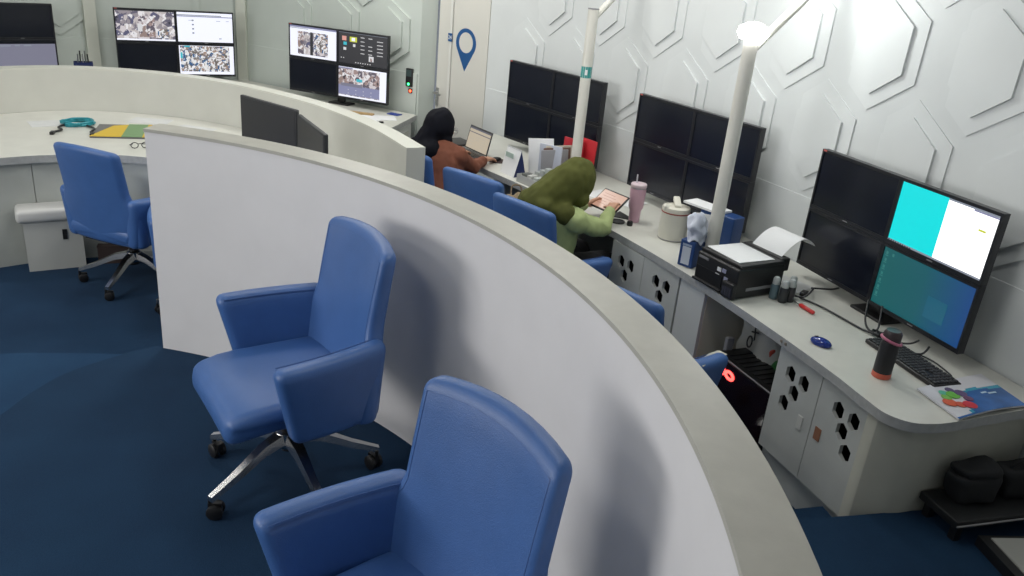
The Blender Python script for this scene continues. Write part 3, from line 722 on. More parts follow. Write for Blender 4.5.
# ================================================================== THINGS ON THE MIDDLE CONSOLE
def small(name, label, cat, mb, mats, loc, rz=0, smooth=True, group=None, angle=38):
    o = mb.build(name, mats, smooth=smooth, angle=angle, loc=loc, rot=(0, 0, rz)); return tag(o, label, cat, group)
# two dark monitors seen from behind their neighbour
def desk_monitor(x, y, rz, zc, w_, h_, label):
    t = thing('monitor', label, 'monitor', (x, y, DESK), rz)
    MB().rbox((w_/2, .014, h_/2), .008, (1, 1, 1), None, (0, 0, zc)).build('housing', M_monback, t)
    MB().box((0, -.0145, zc+.004), (w_/2-.012, .001, h_/2-.016)).build('screen', mat('dim_screen', (.030, .030, .032), .45), t, smooth=False)
    MB().box((0, .03, (zc-.02)/2+.01), (.03, .012, (zc-.02)/2)).build('stand', M_black, t, smooth=False)
    MB().rbox((.12, .09, .006), .005, (1, 1, 1), None, (0, .02, .006)).build('stand_base', M_black, t)
desk_monitor(-1.64, 5.07, math.atan2(-.34, .47), .325, .57, .34, 'dark monitor on the middle console, the wider of the two seen over the partition')
desk_monitor(-1.245, 4.62, math.atan2(-.54, .32), .315, .56, .33, 'dark monitor on the middle console turned away, seen almost edge-on')
# teal cable coil
pts = []
for k in range(74):
    a = 2*PI*k/18; r = .105+.012*math.sin(k*1.7); pts.append((r*math.cos(a), r*.9*math.sin(a), .010+.006*(k//18)+.004*math.sin(k*.9)))
t = thing('cable_coil', 'coil of teal cable with dark plugs on the middle desk', 'cable', (-3.42, 6.02, DESK), .3)
MB().tube(pts, .009, 6).build('cable', M_teal, t)
MB().tube(bez([(-.08, -.06, .012), (-.10, -.16, .012), (-.06, -.24, .012), (-.10, -.32, .012)], 4), .008, 6).build('lead', M_cable, t)
MB().tube(bez([(.07, -.07, .012), (.15, -.18, .012), (.14, -.28, .012), (.16, -.34, .012)], 4), .008, 6).build('lead', M_cable, t)
MB().rbox((.014, .03, .01), .005, (1, 1, 1), None, (-.10, -.34, .012)).build('plug', M_black, t); MB().rbox((.014, .03, .01), .005, (1, 1, 1), None, (.165, -.36, .012)).build('plug', M_black, t)
# yellow, grey and green printed box lying flat
bx = MB(); W_, D_ = .46, .42
t = thing('printed_box', 'flat grey, yellow and green printed box behind the left chair', 'box', (-2.99, 5.93, DESK), .32)
MB().box((0, 0, .006), (W_/2, D_/2, .006)).build('carton', mat('carton_grey', (.13, .13, .13), .5), t, smooth=False)
MB().prism([(-W_/2, -D_/2), (-.02, -D_/2), (-.02, D_/2-.02), (-.12, D_/2-.06)], .012, .0168).build('yellow_field', mat('print_yellow', (.62, .42, .03), .5), t, smooth=False)
MB().prism([(-.02, -D_/2), (.12, -D_/2), (.12, D_/2), (-.02, D_/2)], .012, .0170).build('green_field', mat('print_green', (.16, .28, .13), .5), t, smooth=False)
MB().prism([(.12, -D_/2), (.145, -D_/2), (.145, D_/2), (.12, D_/2)], .012, .0170).build('yellow_stripe', mat('print_yellow', (.62, .42, .03), .5), t, smooth=False)
g = MB()
for q in (-.12, -.06, .0, .06): g.box((.085, q, .0134), (.016, .02, .0004))
g.box((.02, -.02, .0134), (.018, .05, .0004)); g.build('print', mat('print_pale', (.55, .62, .5), .5), t, smooth=False)
# reading glasses
t = thing('glasses', 'folded glasses on the middle desk at the partition corner', 'glasses', (-2.70, 5.50, DESK), .6)
for sx in (-1, 1): MB().tube([(sx*.035+.024*math.cos(a*PI/6), .0, .024+.02*math.sin(a*PI/6)) for a in range(13)], .003, 6).build('rim', M_black, t)
MB().tube([(-.06, 0, .03), (-.058, .07, .012), (-.03, .12, .006)], .003, 6).build('temple', M_black, t); MB().tube([(.06, 0, .03), (.058, .07, .012), (.03, .12, .006)], .003, 6).build('temple', M_black, t); MB().tube([(-.012, 0, .034), (.012, 0, .034)], .003, 6).build('bridge', M_black, t)
# pedestal box under the middle desk beside the left chair
a, c = Vector((-3.215, 4.87)), Vector((-2.93, 5.05)); d = c-a; rz = math.atan2(d.y, d.x)
t = thing('pedestal', 'low pale grey office pedestal with a rounded top beside the left chair', 'cabinet', (a.x, a.y, 0), rz)
mp = mat('pedestal_paint', (.52, .53, .50), .4)
MB().box((.17, .09, .17), (.17, .075, .17)).build('body', mp, t, smooth=False)
MB().rbox((.20, .10, .045), .03, (2, 2, 1), None, (.165, .09, .385)).build('lid', mat('pedestal_lid', (.60, .60, .58), .35), t)
MB().box((.235, .014, .245), (.014, .004, .035)).build('handle_slot', M_black, t, smooth=False)
MB().box((.31, -.018, .385), (.05, .012, .016)).build('lid_recess', mat('lid_recess', (.28, .27, .29), .5), t, smooth=False)
t = thing('dark_opening_block', 'added dark block in place of the dark opening under the middle desk right of the pedestal', 'box', (-2.80, 5.19, 0), .35)  # added block, its dark brown stands in for the dark under-desk opening
MB().box((0, 0, .06), (.10, .03, .06)).build('box', mat('dark_brown', (.04, .025, .022), .7), t, smooth=False); MB().box((0, 0, .124), (.102, .032, .004)).build('lid', mat('dark_brown', (.04, .025, .022), .7), t, smooth=False)

# ================================================================== THINGS ON THE BACK-LEFT DESK
t = thing('pen_holder', 'navy holder with pens behind the far partition near the pilaster', 'pen holder', (-4.21, 7.62, DESK), .5)
b = MB(); b.box((0, 0, .006), (.08, .05, .006)); b.box((0, -.048, .11), (.08, .003, .10)); b.box((0, .048, .11), (.08, .003, .10)); b.box((-.078, 0, .11), (.003, .046, .10)); b.box((.078, 0, .11), (.003, .046, .10)); b.build('tray', M_navy, t, smooth=False)
for k in range(5): MB().tube([(-.05+.025*k, 0, .02), (-.04+.02*k, .01, .28+.03*(k % 2))], .006, 6).build('pen', [M_steel, M_black, M_grey][k % 3], t)
small('ruler', 'wooden ruler lying on the back desk below the lit video wall', 'ruler', MB().box((0, 0, .008), (.17, .028, .008)), mat('wood', (.42, .28, .12), .6, var=.1, vscale=30), (-1.60, 7.46, DESK), -.15, False)
for i, (x, y, rz, lab) in enumerate(((-1.50, 7.22, -.3, 'white sheet with a pen on it on the back desk'), (-1.36, 7.35, .3, 'white sheet at the right end of the back desk'))):
    small('paper_sheet', lab, 'paper', MB().box((0, 0, .0012+.0012*i), (.15, .105, .0012)), M_paper, (x, y, DESK), rz, False)
small('pen', 'black pen on the sheets of the back desk', 'pen', MB().tube([(-.07, 0, .008), (.07, 0, .008)], .005, 8), M_black, (-1.52, 7.24, DESK), 1.2)
small('clip', 'small dark clip at the front of the back desk sheets', 'clip', MB().rbox((.02, .012, .008), .005, (1, 1, 1), None, (0, 0, .009)), M_black, (-1.30, 7.13, DESK), .2)
small('card', 'small blue card by the wall on the back desk', 'card', MB().box((0, 0, .004), (.06, .04, .004)), mat('blue_card', (.02, .05, .30), .5), (-1.26, 7.58, DESK), -.4, False)
# access control reader on the wall left of the door
wd = (Vector(V[4])-Vector(V[3])).normalized(); wz = math.atan2(wd.y, wd.x); wp = Vector(V[4])-wd*.10
t = thing('access_reader', 'wall access reader with green and red lights left of the door', 'access reader', (wp.x, wp.y, 1.02), wz)
MB().rbox((.038, .014, .085), .008, (1, 1, 1), None, (0, -.015, .06)).build('housing', M_black, t)
MB().box((0, -.0295, .10), (.028, .001, .03)).build('display', mat('reader_display', (.05, .08, .08), .3), t, smooth=False)
MB().sphere((.0, -.03, .0), .012, 10, 6).build('green_light', emis('green_led', (.05, 1, .25), 5), t)
MB().rbox((.022, .01, .022), .006, (1, 1, 1), None, (.015, -.012, -.062)).build('exit_button', M_black, t)
MB().sphere((.02, -.024, -.062), .012, 10, 6).build('red_light', emis('red_led', (1, .08, .03), 6), t)
# map-pin sticker and number label on the right wall beside the door
def on_right_wall(s, z, off=.006):
    a = -s/WR; p = wallpt(s, off); return (p[0], p[1], z), a-PI/2
(pl_, rz) = on_right_wall(-9.275, 1.465, .0)
pin = thing('pin_sign', 'blue map-pin sign on the wall right of the door', 'sign', pl_, rz)
o = [(.14*math.cos(math.radians(-25+230*k/32)), .128*math.sin(math.radians(-25+230*k/32))) for k in range(33)] + [(0, -.25)]
hole = [(.097*math.cos(2*PI*k/28), .090*math.sin(2*PI*k/28)+.004) for k in range(28)]
b = MB().prism(o, 0, .006, holes=[hole]); b.v = [Vector((v.x, -v.z, v.y)) for v in b.v]
b.build('pin', mat('sign_blue', (.010, .085, .26), .5), pin, smooth=False)
(pl_, rz) = on_right_wall(-9.487, 1.49, .016)
t = thing('door_number', 'tiny blue label with a number at the door edge', 'label', pl_, rz)
MB().box((0, -.002, 0), (.028, .002, .036)).build('plate', mat('sign_blue', (.010, .085, .26), .5), t, smooth=False)
me = text_mesh('24', .05); me.materials.append(M_paper); place('lettering', me, t, (0, -.0045, 0), (PI/2, 0, 0))

# ================================================================== THINGS ON THE RIGHT DESK (far to near)
# laptop of the woman in the brown top
u = Vector((.58, -.81)).normalized(); rz = math.atan2(u.y, u.x)
t = thing('laptop', 'open dark laptop in front of the woman in the brown top', 'laptop', (-.395, 6.30, DESK), rz)
MB().rbox((.165, .115, .008), .006, (1, 1, 1), None, (0, -.115, .009)).build('base', mat('laptop_grey', (.05, .05, .055), .4), t)
kb = MB()
for r in range(5):
    for k in range(13): kb.box((-.14+.0233*k, -.045-.022*r, .0185), (.0095, .0088, .0018))
kb.build('keyboard', M_black, t, smooth=False)
R = Matrix.Rotation(math.radians(-14), 4, 'X')
lid = MB().rbox((.165, .004, .094), .0035, (1, 1, 1), None, (0, 0, .098), T=Matrix.Translation((0, .004, .012)) @ R).build('lid', mat('laptop_grey', (.05, .05, .055), .4), t)
sc = MB(); T = Matrix.Translation((0, .004, .012)) @ R
def lapq(u0, v0, u1, v1, k, mi): sc.quad((-.155+.31*u0, -.0045-.0004*k, .014+.165*v0), (-.155+.31*u1, -.0045-.0004*k, .014+.165*v0), (-.155+.31*u1, -.0045-.0004*k, .014+.165*v1), (-.155+.31*u0, -.0045-.0004*k, .014+.165*v1), mi, T)
lapq(0, 0, 1, 1, 0, 0); lapq(0, .93, 1, 1, 1, 1); lapq(0, .76, 1, .80, 1, 1)
for r in range(4):
    for k in range(3):
        if random.random() < .75: lapq(.12+.26*k, .2+.13*r, .12+.26*k+random.uniform(.1, .2), .215+.13*r, 1, 2)
sc.build('screen', [emis('laptop_screen', (.58, .50, .38), .9), emis('laptop_bar', (.12, .12, .15), 1), emis('laptop_text', (.45, .42, .38), 1)], lid, smooth=False)
t = thing('mouse_pad', 'dark mouse pad under the hand of the woman in the brown top', 'mouse pad', (-.20, 6.12, DESK), .2)
MB().lathe([(.085, 0), (.088, .002), (.085, .004)], 24, sx=1, sy=.8).build('pad', mat('pad_dark', (.05, .03, .03), .8), t)
small('mouse', 'dark mouse under her hand beside the laptop', 'mouse', MB().sphere((0, 0, .012), (.028, .045, .016), 14, 8), M_black, (-.215, 6.125, DESK+.004), -.9)
small('laptop', 'second dark laptop, closed, left of the open laptop', 'laptop', MB().rbox((.12, .09, .010), .006, (1, 1, 1), None, (0, 0, .010)), M_black, (-.56, 6.62, DESK), rz)
# tent calendar
t = thing('desk_calendar', 'tent desk calendar, white face and navy side, between the laptop and the papers', 'calendar', (-.075, 5.77, DESK), -.95)
b = MB(); b.add([(-.09, -.055, 0), (.09, -.055, 0), (.09, 0, .195), (-.09, 0, .195), (-.09, -.052, 0), (.09, -.052, 0), (.09, .003, .195), (-.09, .003, .195)], [(0, 1, 2, 3), (5, 4, 7, 6), (1, 5, 6, 2), (4, 0, 3, 7), (3, 2, 6, 7), (4, 5, 1, 0)])
b.build('front_sheet', M_paper, t, smooth=False)
b = MB(); b.add([(-.09, .055, 0), (.09, .055, 0), (.09, 0, .195), (-.09, 0, .195), (-.09, .052, 0), (.09, .052, 0), (.09, -.002, .19), (-.09, -.002, .19)], [(1, 0, 3, 2), (4, 5, 6, 7), (5, 1, 2, 6), (0, 4, 7, 3)]); b.build('back_card', M_navy, t, smooth=False)
b = MB(); b.add([(.0895, -.05, .001), (.0895, .05, .001), (.0895, .0, .186)], [(0, 1, 2)]); b.add([(.0890, -.05, .001), (.0890, .05, .001), (.0890, .0, .186)], [(2, 1, 0)]); b.build('side_card', M_navy, t, smooth=False)
b = MB()
for k in range(12): b.tube([(-.08+.0145*k, .006*math.cos(a), .195+.006*math.sin(a)) for a in (0, 1.6, 3.1, 4.7, 6.2)], .0012, 5)
b.build('binding', M_steel, t)
MB().box((-.01, -.034, .083), (.05, .0006, .018), T=Matrix.Translation((0, 0, .06))).build('print', mat('pale_green', (.45, .58, .52), .6), t, smooth=False)
# papers, files and folders leaning together
def leaf(name, label, cat, x, y, rz, w_, h_, th, lean, m, tilt=0, group=None):
    o = MB().rbox((w_/2, th/2, h_/2), min(.003, th*.45), (1, 1, 1), None, (0, 0, h_/2)).build(name, m, loc=(x, y, DESK), rot=(lean, tilt, rz)); return tag(o, label, cat, group)
fr_ = math.atan2(-.77, .64)
leaf('document_folder', 'white document leaning at the left of the files by the pole', 'folder', .135, 5.71, -.42, .20, .29, .006, -.10, M_paper, -.15)
leaf('document_folder', 'grey-blue plastic file behind the white leaning document', 'folder', .185, 5.66, fr_+.2, .20, .26, .010, -.06, mat('file_grey', (.45, .48, .56), .4), -.05)
for k, (c_, nm) in enumerate((((.30, .30, .32), 'thin grey booklet'), ((.16, .09, .07), 'thin brown booklet'), ((.55, .50, .42), 'thin cream booklet'), ((.10, .06, .06), 'thin dark booklet'), ((.50, .33, .16), 'tan envelope'))):
    leaf('booklet', nm + ' standing in the row of files by the pole', 'booklet', .225+.016*k, 5.655+.022*k, fr_+1.15, .20, .235+.012*((k*7) % 3), .010, 0, mat('booklet_%d' % k, c_, .6), -.06)
leaf('folder', 'bright red folder standing behind the pole', 'folder', .425, 5.83, fr_+.0, .23, .30, .012, -.05, M_red, .02)
leaf('folder', 'red folder left of the pole behind the booklets', 'folder', .345, 5.86, fr_+.05, .20, .28, .012, -.05, mat('red_card_dark', (.45, .02, .035), .5), 0)
leaf('document', 'white note leaning on the red files above her shoulder', 'paper', .27, 5.56, fr_+.4, .12, .15, .003, -.5, M_paper, .3)
leaf('folder', 'low red box file behind the green hijab', 'folder', .275, 5.575, fr_+.2, .16, .10, .03, -.1, mat('red_card_low', (.50, .03, .04), .5), 0)
# clear acrylic tray with stationery
t = thing('stationery_tray', 'low clear stationery tray with small boxes in front of the files', 'tray', (.10, 5.50, DESK), fr_)
b = MB(); b.box((0, 0, .003), (.15, .06, .003)); b.box((0, -.058, .03), (.15, .002, .027)); b.box((0, .058, .03), (.15, .002, .027)); b.box((-.148, 0, .03), (.002, .056, .027)); b.box((.148, 0, .03), (.002, .056, .027)); b.build('tray', mat('tray_plastic', (.55, .56, .54), .25), t, smooth=False)
for k, (x, c_) in enumerate(((-.11, (.12, .13, .12)), (-.05, (.5, .5, .48)), (.02, (.42, .45, .43)), (.10, (.10, .12, .10)))): MB().rbox((.022, .03, .03), .004, (1, 1, 1), None, (x, 0, .034)).build('small_box', mat('stationery_%d' % k, c_, .5), t)
for k in range(3): MB().rbox((.022, .022, .035+.012*k), .004, (1, 1, 1), None, (-.10+.055*k, .10, .036+.012*k)).build('clear_box', mat('clear_box', (.42, .45, .44), .2), t)
# beige bag hanging under the desk edge between the women
t = thing('bag', 'crumpled beige bag at the desk edge between the two women', 'bag', (-.03, 5.39, .52), .3)
def bag_fn(x, y, z): return x*(1+.25*math.sin(z*40)), y*(1+.2*math.sin(x*60)), z+.012*math.sin(x*70)
MB().rbox((.07, .05, .09), .045, (5, 4, 6), bag_fn, (0, 0, .1)).build('body', mat('beige_cloth', (.30, .23, .14), .8, var=.3, vscale=40), t, angle=80)
MB().tube(bez([(-.04, 0, .17), (-.03, .02, .24), (.03, .02, .24), (.04, 0, .17)], 5), .006, 6).build('strap', mat('beige_strap', (.22, .16, .10), .8), t)
# sheet of paper by the wall, coaster, cap, tablet
small('paper_sheet', 'white sheets on the desk behind the tablet', 'paper', MB().box((0, 0, .002), (.15, .105, .002)).box((.10, .02, .0048), (.15, .10, .0008)), M_paper, (.60, 5.38, DESK), fr_+.15, False)
small('coaster', 'round black coaster at the desk edge beside her elbow', 'coaster', MB().lathe([(.044, 0), (.046, .004), (.044, .009), (.036, .009), (.034, .006), (0, .006)], 24), M_black, (.620, 4.825, DESK))
small('cup_cap', 'small black cap beside the pink tumbler', 'cap', MB().lathe([(.016, 0), (.018, .004), (.018, .024), (.015, .029), (0, .03)], 16), M_black, (.690, 4.775, DESK))
b = MB(); b.add([(0, 0, 0), (.17, .02, 0), (.02, .14, 0), (0, 0, .006), (.17, .02, .006), (.02, .14, .006)], [(2, 1, 0), (3, 4, 5), (0, 1, 4, 3), (1, 2, 5, 4), (2, 0, 3, 5)])
small('tablet_cover', 'black folded tablet cover lying by the pink tumbler', 'cover', b, M_black, (.575, 4.935, DESK), -.45, False)
TAB = Matrix.Translation((.507, 4.82, .82)) @ Matrix.Rotation(math.atan2(-.80, .60), 4, 'Z') @ Matrix.Rotation(math.radians(-51), 4, 'X')
t = thing('tablet', 'tablet with a warm lit screen held by the green-hijab woman', 'tablet'); t.matrix_world = TAB
MB().rbox((.115, .005, .078), .004, (1, 1, 1), None, (0, 0, .078)).build('case', M_black, t)
sc = MB(); sc.quad((-.106, -.0056, .010), (.106, -.0056, .010), (.106, -.0056, .146), (-.106, -.0056, .146)); 
for q in range(5): x1 = -.08+random.uniform(.05, .12); sc.quad((-.08, -.006, .12-.02*q), (x1, -.006, .12-.02*q), (x1, -.006, .123-.02*q), (-.08, -.006, .123-.02*q), 1)
sc.build('screen', [emis('tablet_screen', (.62, .36, .26), .85), emis('tablet_marks', (.42, .17, .12), .8)], t, smooth=False)
# pink tumbler
t = thing('tumbler', 'pink tumbler with a straw beside the tablet', 'tumbler', (.725, 4.87, DESK))
pk = mat('pink_steel', (.58, .36, .44), .3, var=.03, vscale=20)
MB().lathe([(.030, 0), (.034, .003), (.036, .075), (.047, .10), (.050, .21), (.048, .222)], 28).build('cup', pk, t)
MB().lathe([(.0485, .219), (.0485, .224), (.0475, .226)], 28).build('rim_ring', M_steel, t)
MB().lathe([(.049, .226), (.050, .230), (.050, .243), (.046, .248), (0, .248)], 28).build('lid', mat('pale_pink', (.66, .54, .58), .35), t)
MB().tube([(-.012, .01, .2), (-.016, .012, .30)], .0045, 8).build('straw', mat('clear_straw', (.62, .60, .62), .2), t)
# white canister with red band
t = thing('canister', 'white canister with a red band and cream lid knob on the right desk', 'canister', (.925, 4.60, DESK))
wc = mat('canister_white', (.60, .59, .52), .35, var=.03, vscale=10)
MB().lathe([(.080, 0), (.084, .004), (.084, .165)], 32).build('body', wc, t)
MB().lathe([(.0848, .165), (.0855, .168), (.0848, .172)], 32).build('band', mat('red_band', (.28, .05, .04), .5), t)
MB().lathe([(.083, .172), (.084, .178), (.081, .198), (.06, .205), (0, .207)], 32).build('lid', mat('canister_lid', (.64, .62, .54), .35), t)
MB().rbox((.020, .05, .014), .008, (1, 2, 1), lambda x, y, z: (x, y, z+.3*y), (.0, .0, .222)).build('knob', mat('canister_lid', (.64, .62, .54), .35), t)
MB().lathe([(.0845, .004), (.0855, .006), (.0845, .009)], 32).build('base_ring', M_grey, t)
MB().rbox((.006, .022, .014), .003, (1, 1, 1), None, (.084, 0, .13)).build('latch', M_grey, t); MB().rbox((.016, .016, .012), .005, (1, 1, 1), None, (-.065, -.03, .196)).build('hinge', wc, t)
# blue tissue holder with crumpled plastic
bl = mat('blue_box', (.012, .055, .20), .4, var=.05, vscale=20)
t = thing('blue_box', 'small navy box with a white label and crumpled plastic on top beside the pole', 'box', (.958, 4.160, DESK), fr_+.15)
MB().rbox((.045, .055, .075), .006, (1, 1, 1), None, (0, 0, .075)).build('carton', bl, t)
MB().box((0, -.0555, .065), (.026, .0006, .05)).build('label', mat('label_white', (.55, .60, .68), .5), t, smooth=False)
MB().box((0, -.0562, .125), (.028, .0004, .006)).build('lettering', mat('label_text', (.35, .42, .55), .5), t, smooth=False)
def crumple(x, y, z): return x*(1+.25*math.sin(z*90+x*50)) - .1*z, y*(1+.3*math.sin(z*70)), z+.012*math.sin(x*120)+.010*math.sin(y*140)
MB().rbox((.042, .052, .075), .035, (6, 6, 6), crumple, (.01, 0, .212)).build('plastic_bag', mat('crumpled_plastic', (.62, .66, .76), .25), t, angle=60)
t = thing('blue_binder', 'large navy binder box with white papers on top behind the pole', 'binder', (1.165, 4.46, DESK), fr_)
MB().rbox((.12, .05, .115), .008, (1, 1, 1), None, (0, 0, .115)).build('carton', bl, t)
MB().box((-.10, -.02, .238), (.13, .06, .006)).build('papers', M_paper, t, smooth=False)
MB().lathe([(.026, 0), (.028, .004), (.028, .06)], 18, (-.02, -.085, 0)).build('dark_cup', M_black, t)
small('paper_sheet', 'white paper leaning on the blue box above the crumpled plastic', 'paper', MB().rbox((.05, .002, .045), .001, (1, 1, 1), None, (0, 0, .045)), M_paper, (1.03, 4.30, DESK+.165), fr_+.6)
# printer
pr = math.atan2(-.86, .51)
t = thing('printer', 'black inkjet printer with white paper on its lid', 'printer', (1.158, 3.900, DESK), pr)
pbk = mat('printer_black', (.014, .014, .015), .45, var=.08, vscale=60)
MB().rbox((.152, .160, .078), .010, (1, 1, 1), None, (0, 0, .082)).build('body', pbk, t)
MB().rbox((.149, .147, .010), .006, (1, 1, 1), None, (0, .005, .168)).build('scanner_lid', pbk, t)
MB().box((-.045, -.1605, .055), (.095, .003, .035)).build('paper_slot', mat('slot_black', (.004, .004, .005), .6), t, smooth=False)
MB().rbox((.105, .015, .006), .003, (1, 1, 1), None, (-.04, -.165, .016)).build('output_tray', pbk, t)
MB().rbox((.14, .03, .035), .008, (1, 1, 1), None, (0, .17, .150)).build('paper_feeder', pbk, t)
b = MB().rbox((.040, .014, .040), .005, (1, 1, 1), None, (.116, -.170, .045)); b.build('ink_tank', pbk, t)
for k in range(4): MB().box((.092+.016*k, -.1845, .04), (.005, .001, .022)).build('ink_window', mat('ink_window', (.07, .07, .09), .2), t, smooth=False)
for k, (x, z) in enumerate(((.02, .118), (.055, .122), (.012, .083), (.075, .085))): MB().box((x, -.1615, z), (.013, .0015, .010)).build('sticker', M_paper if k % 2 == 0 else mat('sticker_lilac', (.35, .36, .5), .5), t, smooth=False)
MB().box((-.10, -.1615, .138), (.035, .0015, .006)).build('lettering', M_grey, t, smooth=False)
MB().box((.1526, .0, .05), (.001, .09, .008)).build('side_groove', M_grey, t, smooth=False)
tag(MB().box((-.01, 0, .0015), (.125, .115, .0015)).build('paper_sheet', M_paper, loc=(1.155, 3.90, DESK+.1785), rot=(0, 0, pr-.05), smooth=False), 'white sheets lying on the printer lid', 'paper')
# sheet curling out of the feeder
b = MB(); n = 12; vs = []; fs = []
for i in range(n+1):
    a = i/n; y = .15+.215*a; z = .165+.115*math.sin(a*PI*.72)-.02*a*a*a
    for sx in (-.105, .105): vs.append((sx+.03*a, y, z))
for i in range(n): fs.append((2*i, 2*i+1, 2*i+3, 2*i+2))
m2 = [(v[0], v[1], v[2]-.0008) for v in vs]; b.add(vs, fs); b.add(m2, [f[::-1] for f in fs])
tag(b.build('paper_sheet', M_paper, loc=(1.158, 3.900, DESK), rot=(0, 0, pr)), 'curled white sheet sticking out of the back of the printer', 'paper')
small('paper_sheet', 'flat white sheet beneath the curled paper behind the printer', 'paper', MB().box((0, 0, .0015), (.105, .14, .0015)), M_papergrey, (1.42, 3.97, DESK), pr+.1, False)
# ink bottles
for k, (x, y, c_, lab) in enumerate(((1.318, 3.775, (.10, .16, .19), 'ink bottle with blue-grey ink, leftmost beside the printer'), (1.352, 3.735, (.03, .035, .04), 'dark ink bottle with a pale cap in the middle of the row'), (1.392, 3.755, (.035, .035, .04), 'dark ink bottle at the right of the row'), (1.412, 3.805, (.40, .42, .40), 'pale translucent ink bottle behind the row'))):
    t = thing('ink_bottle', lab, 'bottle', (x, y, DESK), 0, 'ink bottles beside the printer')
    MB().lathe([(.020, 0), (.022, .003), (.022, .070), (.019, .078), (.013, .080)], 18).build('bottle', mat('ink_%d' % k, c_, .3), t)
    MB().lathe([(.017, .078), (.018, .08), (.017, .108), (.012, .116), (0, .117)], 18).build('cap', mat('ink_cap', (.45, .48, .48), .35), t)
small('screwdriver', 'screwdriver with a red handle beside the ink bottles', 'screwdriver', MB().tube([(-.09, 0, .012), (-.03, 0, .011)], .0035, 8, 1).tube([(-.03, 0, .011), (-.02, 0, .011), (.07, 0, .011), (.075, 0, .011)], [.005, .010, .010, .006], 10, 0).tube([(-.12, 0, .012), (-.09, 0, .012)], .009, 8, 0), [mat('red_handle', (.55, .02, .02), .35), M_steel], (1.44, 3.67, DESK), math.atan2(-.148, .055)+.05)
# cables behind the right video wall
for nm, p in (('black cable looping behind the ink bottles', [(1.40, 3.83, .012), (1.47, 3.78, .02), (1.53, 3.83, .05), (1.56, 3.92, .02), (1.66, 3.93, .02), (1.72, 3.98, .012)]), ('thick black cable running to the foot of the right video wall', [(1.46, 3.80, .008), (1.54, 3.70, .008), (1.60, 3.58, .008), (1.66, 3.46, .008), (1.70, 3.40, .02), (1.76, 3.42, .03)]), ('short black cable hanging from the right video wall', [(1.72, 3.62, .10), (1.685, 3.52, .03), (1.69, 3.45, .008), (1.74, 3.36, .008), (1.80, 3.30, .03), (1.83, 3.28, .06)]), ('second cable hanging from the right video wall', [(1.76, 3.55, .10), (1.73, 3.47, .03), (1.71, 3.42, .008), (1.76, 3.28, .008), (1.82, 3.22, .02), (1.86, 3.24, .05)]), ('thin keyboard cable curling behind the bottle', [(1.70, 3.43, .006), (1.74, 3.34, .006), (1.78, 3.29, .006), (1.86, 3.20, .006), (1.885, 3.08, .006), (1.87, 3.03, .012)])):
    tag(MB().tube(bez([(x, y, DESK+z) for x, y, z in p], 7), .0035 if 'thin' in nm else .005, 6).build('cable', M_cable), nm, 'cable')
small('cable_plug', 'black cable plug lying behind the ink bottles', 'plug', MB().rbox((.016, .028, .010), .005, (1, 1, 1), None, (0, 0, .010)), M_black, (1.50, 3.86, DESK), -.6)
t = thing('cable_bundle', 'knot of black cables under the right video wall', 'cable', (1.705, 3.42, DESK))
MB().tube([(.022*math.cos(k*.9), .03*math.sin(k*.9), .010+.002*(k % 5)) for k in range(22)], .005, 6).build('knot', M_cable, t)
# computer mouse, bottle, keyboard, brochure
t = thing('mouse', 'glossy blue computer mouse on the right desk', 'mouse', (1.395, 3.262, DESK), math.atan2(-.03, .05)+1.3)
MB().sphere((0, 0, .012), (.030, .050, .022), 20, 12).build('shell', mat('mouse_blue', (.008, .03, .22), .18), t)
MB().tube([(0, .018, .034), (0, .034, .028)], .004, 8).build('wheel', M_black, t)
t = thing('bottle', 'black flask with a coral base and pink carry loop on the right desk', 'bottle', (1.565, 3.005, DESK))
MB().lathe([(.036, 0), (.038, .003), (.038, .022), (.0375, .024)], 28).build('base', mat('coral', (.62, .13, .08), .45), t)
MB().lathe([(.037, .024), (.037, .148), (.033, .158), (.032, .162)], 28).build('body', mat('flask_black', (.014, .014, .017), .4), t)
MB().lathe([(.032, .162), (.036, .165), (.036, .20), (.028, .212), (0, .214)], 28).build('cap', mat('flask_cap', (.05, .035, .04), .3), t)
MB().tube([(.040*math.cos(2*PI*k/24), .040*math.sin(2*PI*k/24), .168-.012*math.cos(2*PI*k/24)) for k in range(25)], .006, 8).build('loop', mat('pink_loop', (.50, .15, .24), .4), t)
ku = math.atan2(-.95, .30)
t = thing('keyboard', 'black keyboard in front of the right video wall', 'keyboard', (1.750, 3.150, DESK), ku)
MB().rbox((.215, .070, .010), .006, (1, 1, 1), None, (0, 0, .011)).build('case', M_black, t)
km = MB().rbox((.0085, .0085, .004), .002, (1, 1, 1)).mesh('key', mat('key_plastic', (.035, .035, .038), .45))
for r in range(6):
    for k in range(19):
        if k in (14, 15) and r == 3: continue
        place('key', km, t, (-.196+.0218*k, .052-.021*r, .0235))
t = thing('brochure', 'glossy blue and white brochure with coloured dots at the desk end', 'brochure', (0, 0, DESK))
c0, c1, c2, c3 = (1.672, 2.905), (1.735, 2.682), (2.085, 2.845), (2.030, 3.10)
def bil(u, v): return tuple((1-u)*(1-v)*c0[i]+(1-u)*v*c1[i]+u*v*c2[i]+u*(1-v)*c3[i] for i in (0, 1))
def warp(u, v): 
    x, y = bil(u, v); return (x, y, .010+.012*math.sin(PI*u)*(.4+.6*v))
def sheet(mask, dz, m, name, th=.0):
    N = 24; b = MB()
    for i in range(N):
        for j in range(N):
            if mask((i+.5)/N, (j+.5)/N):
                q = [warp((i+di)/N, (j+dj)/N) for di, dj in ((0, 1), (1, 1), (1, 0), (0, 0))]
                b.add([(x, y, z+dz) for x, y, z in q], [(0, 1, 2, 3)])
    return b.build(name, m, t)
b = MB(); N = 10
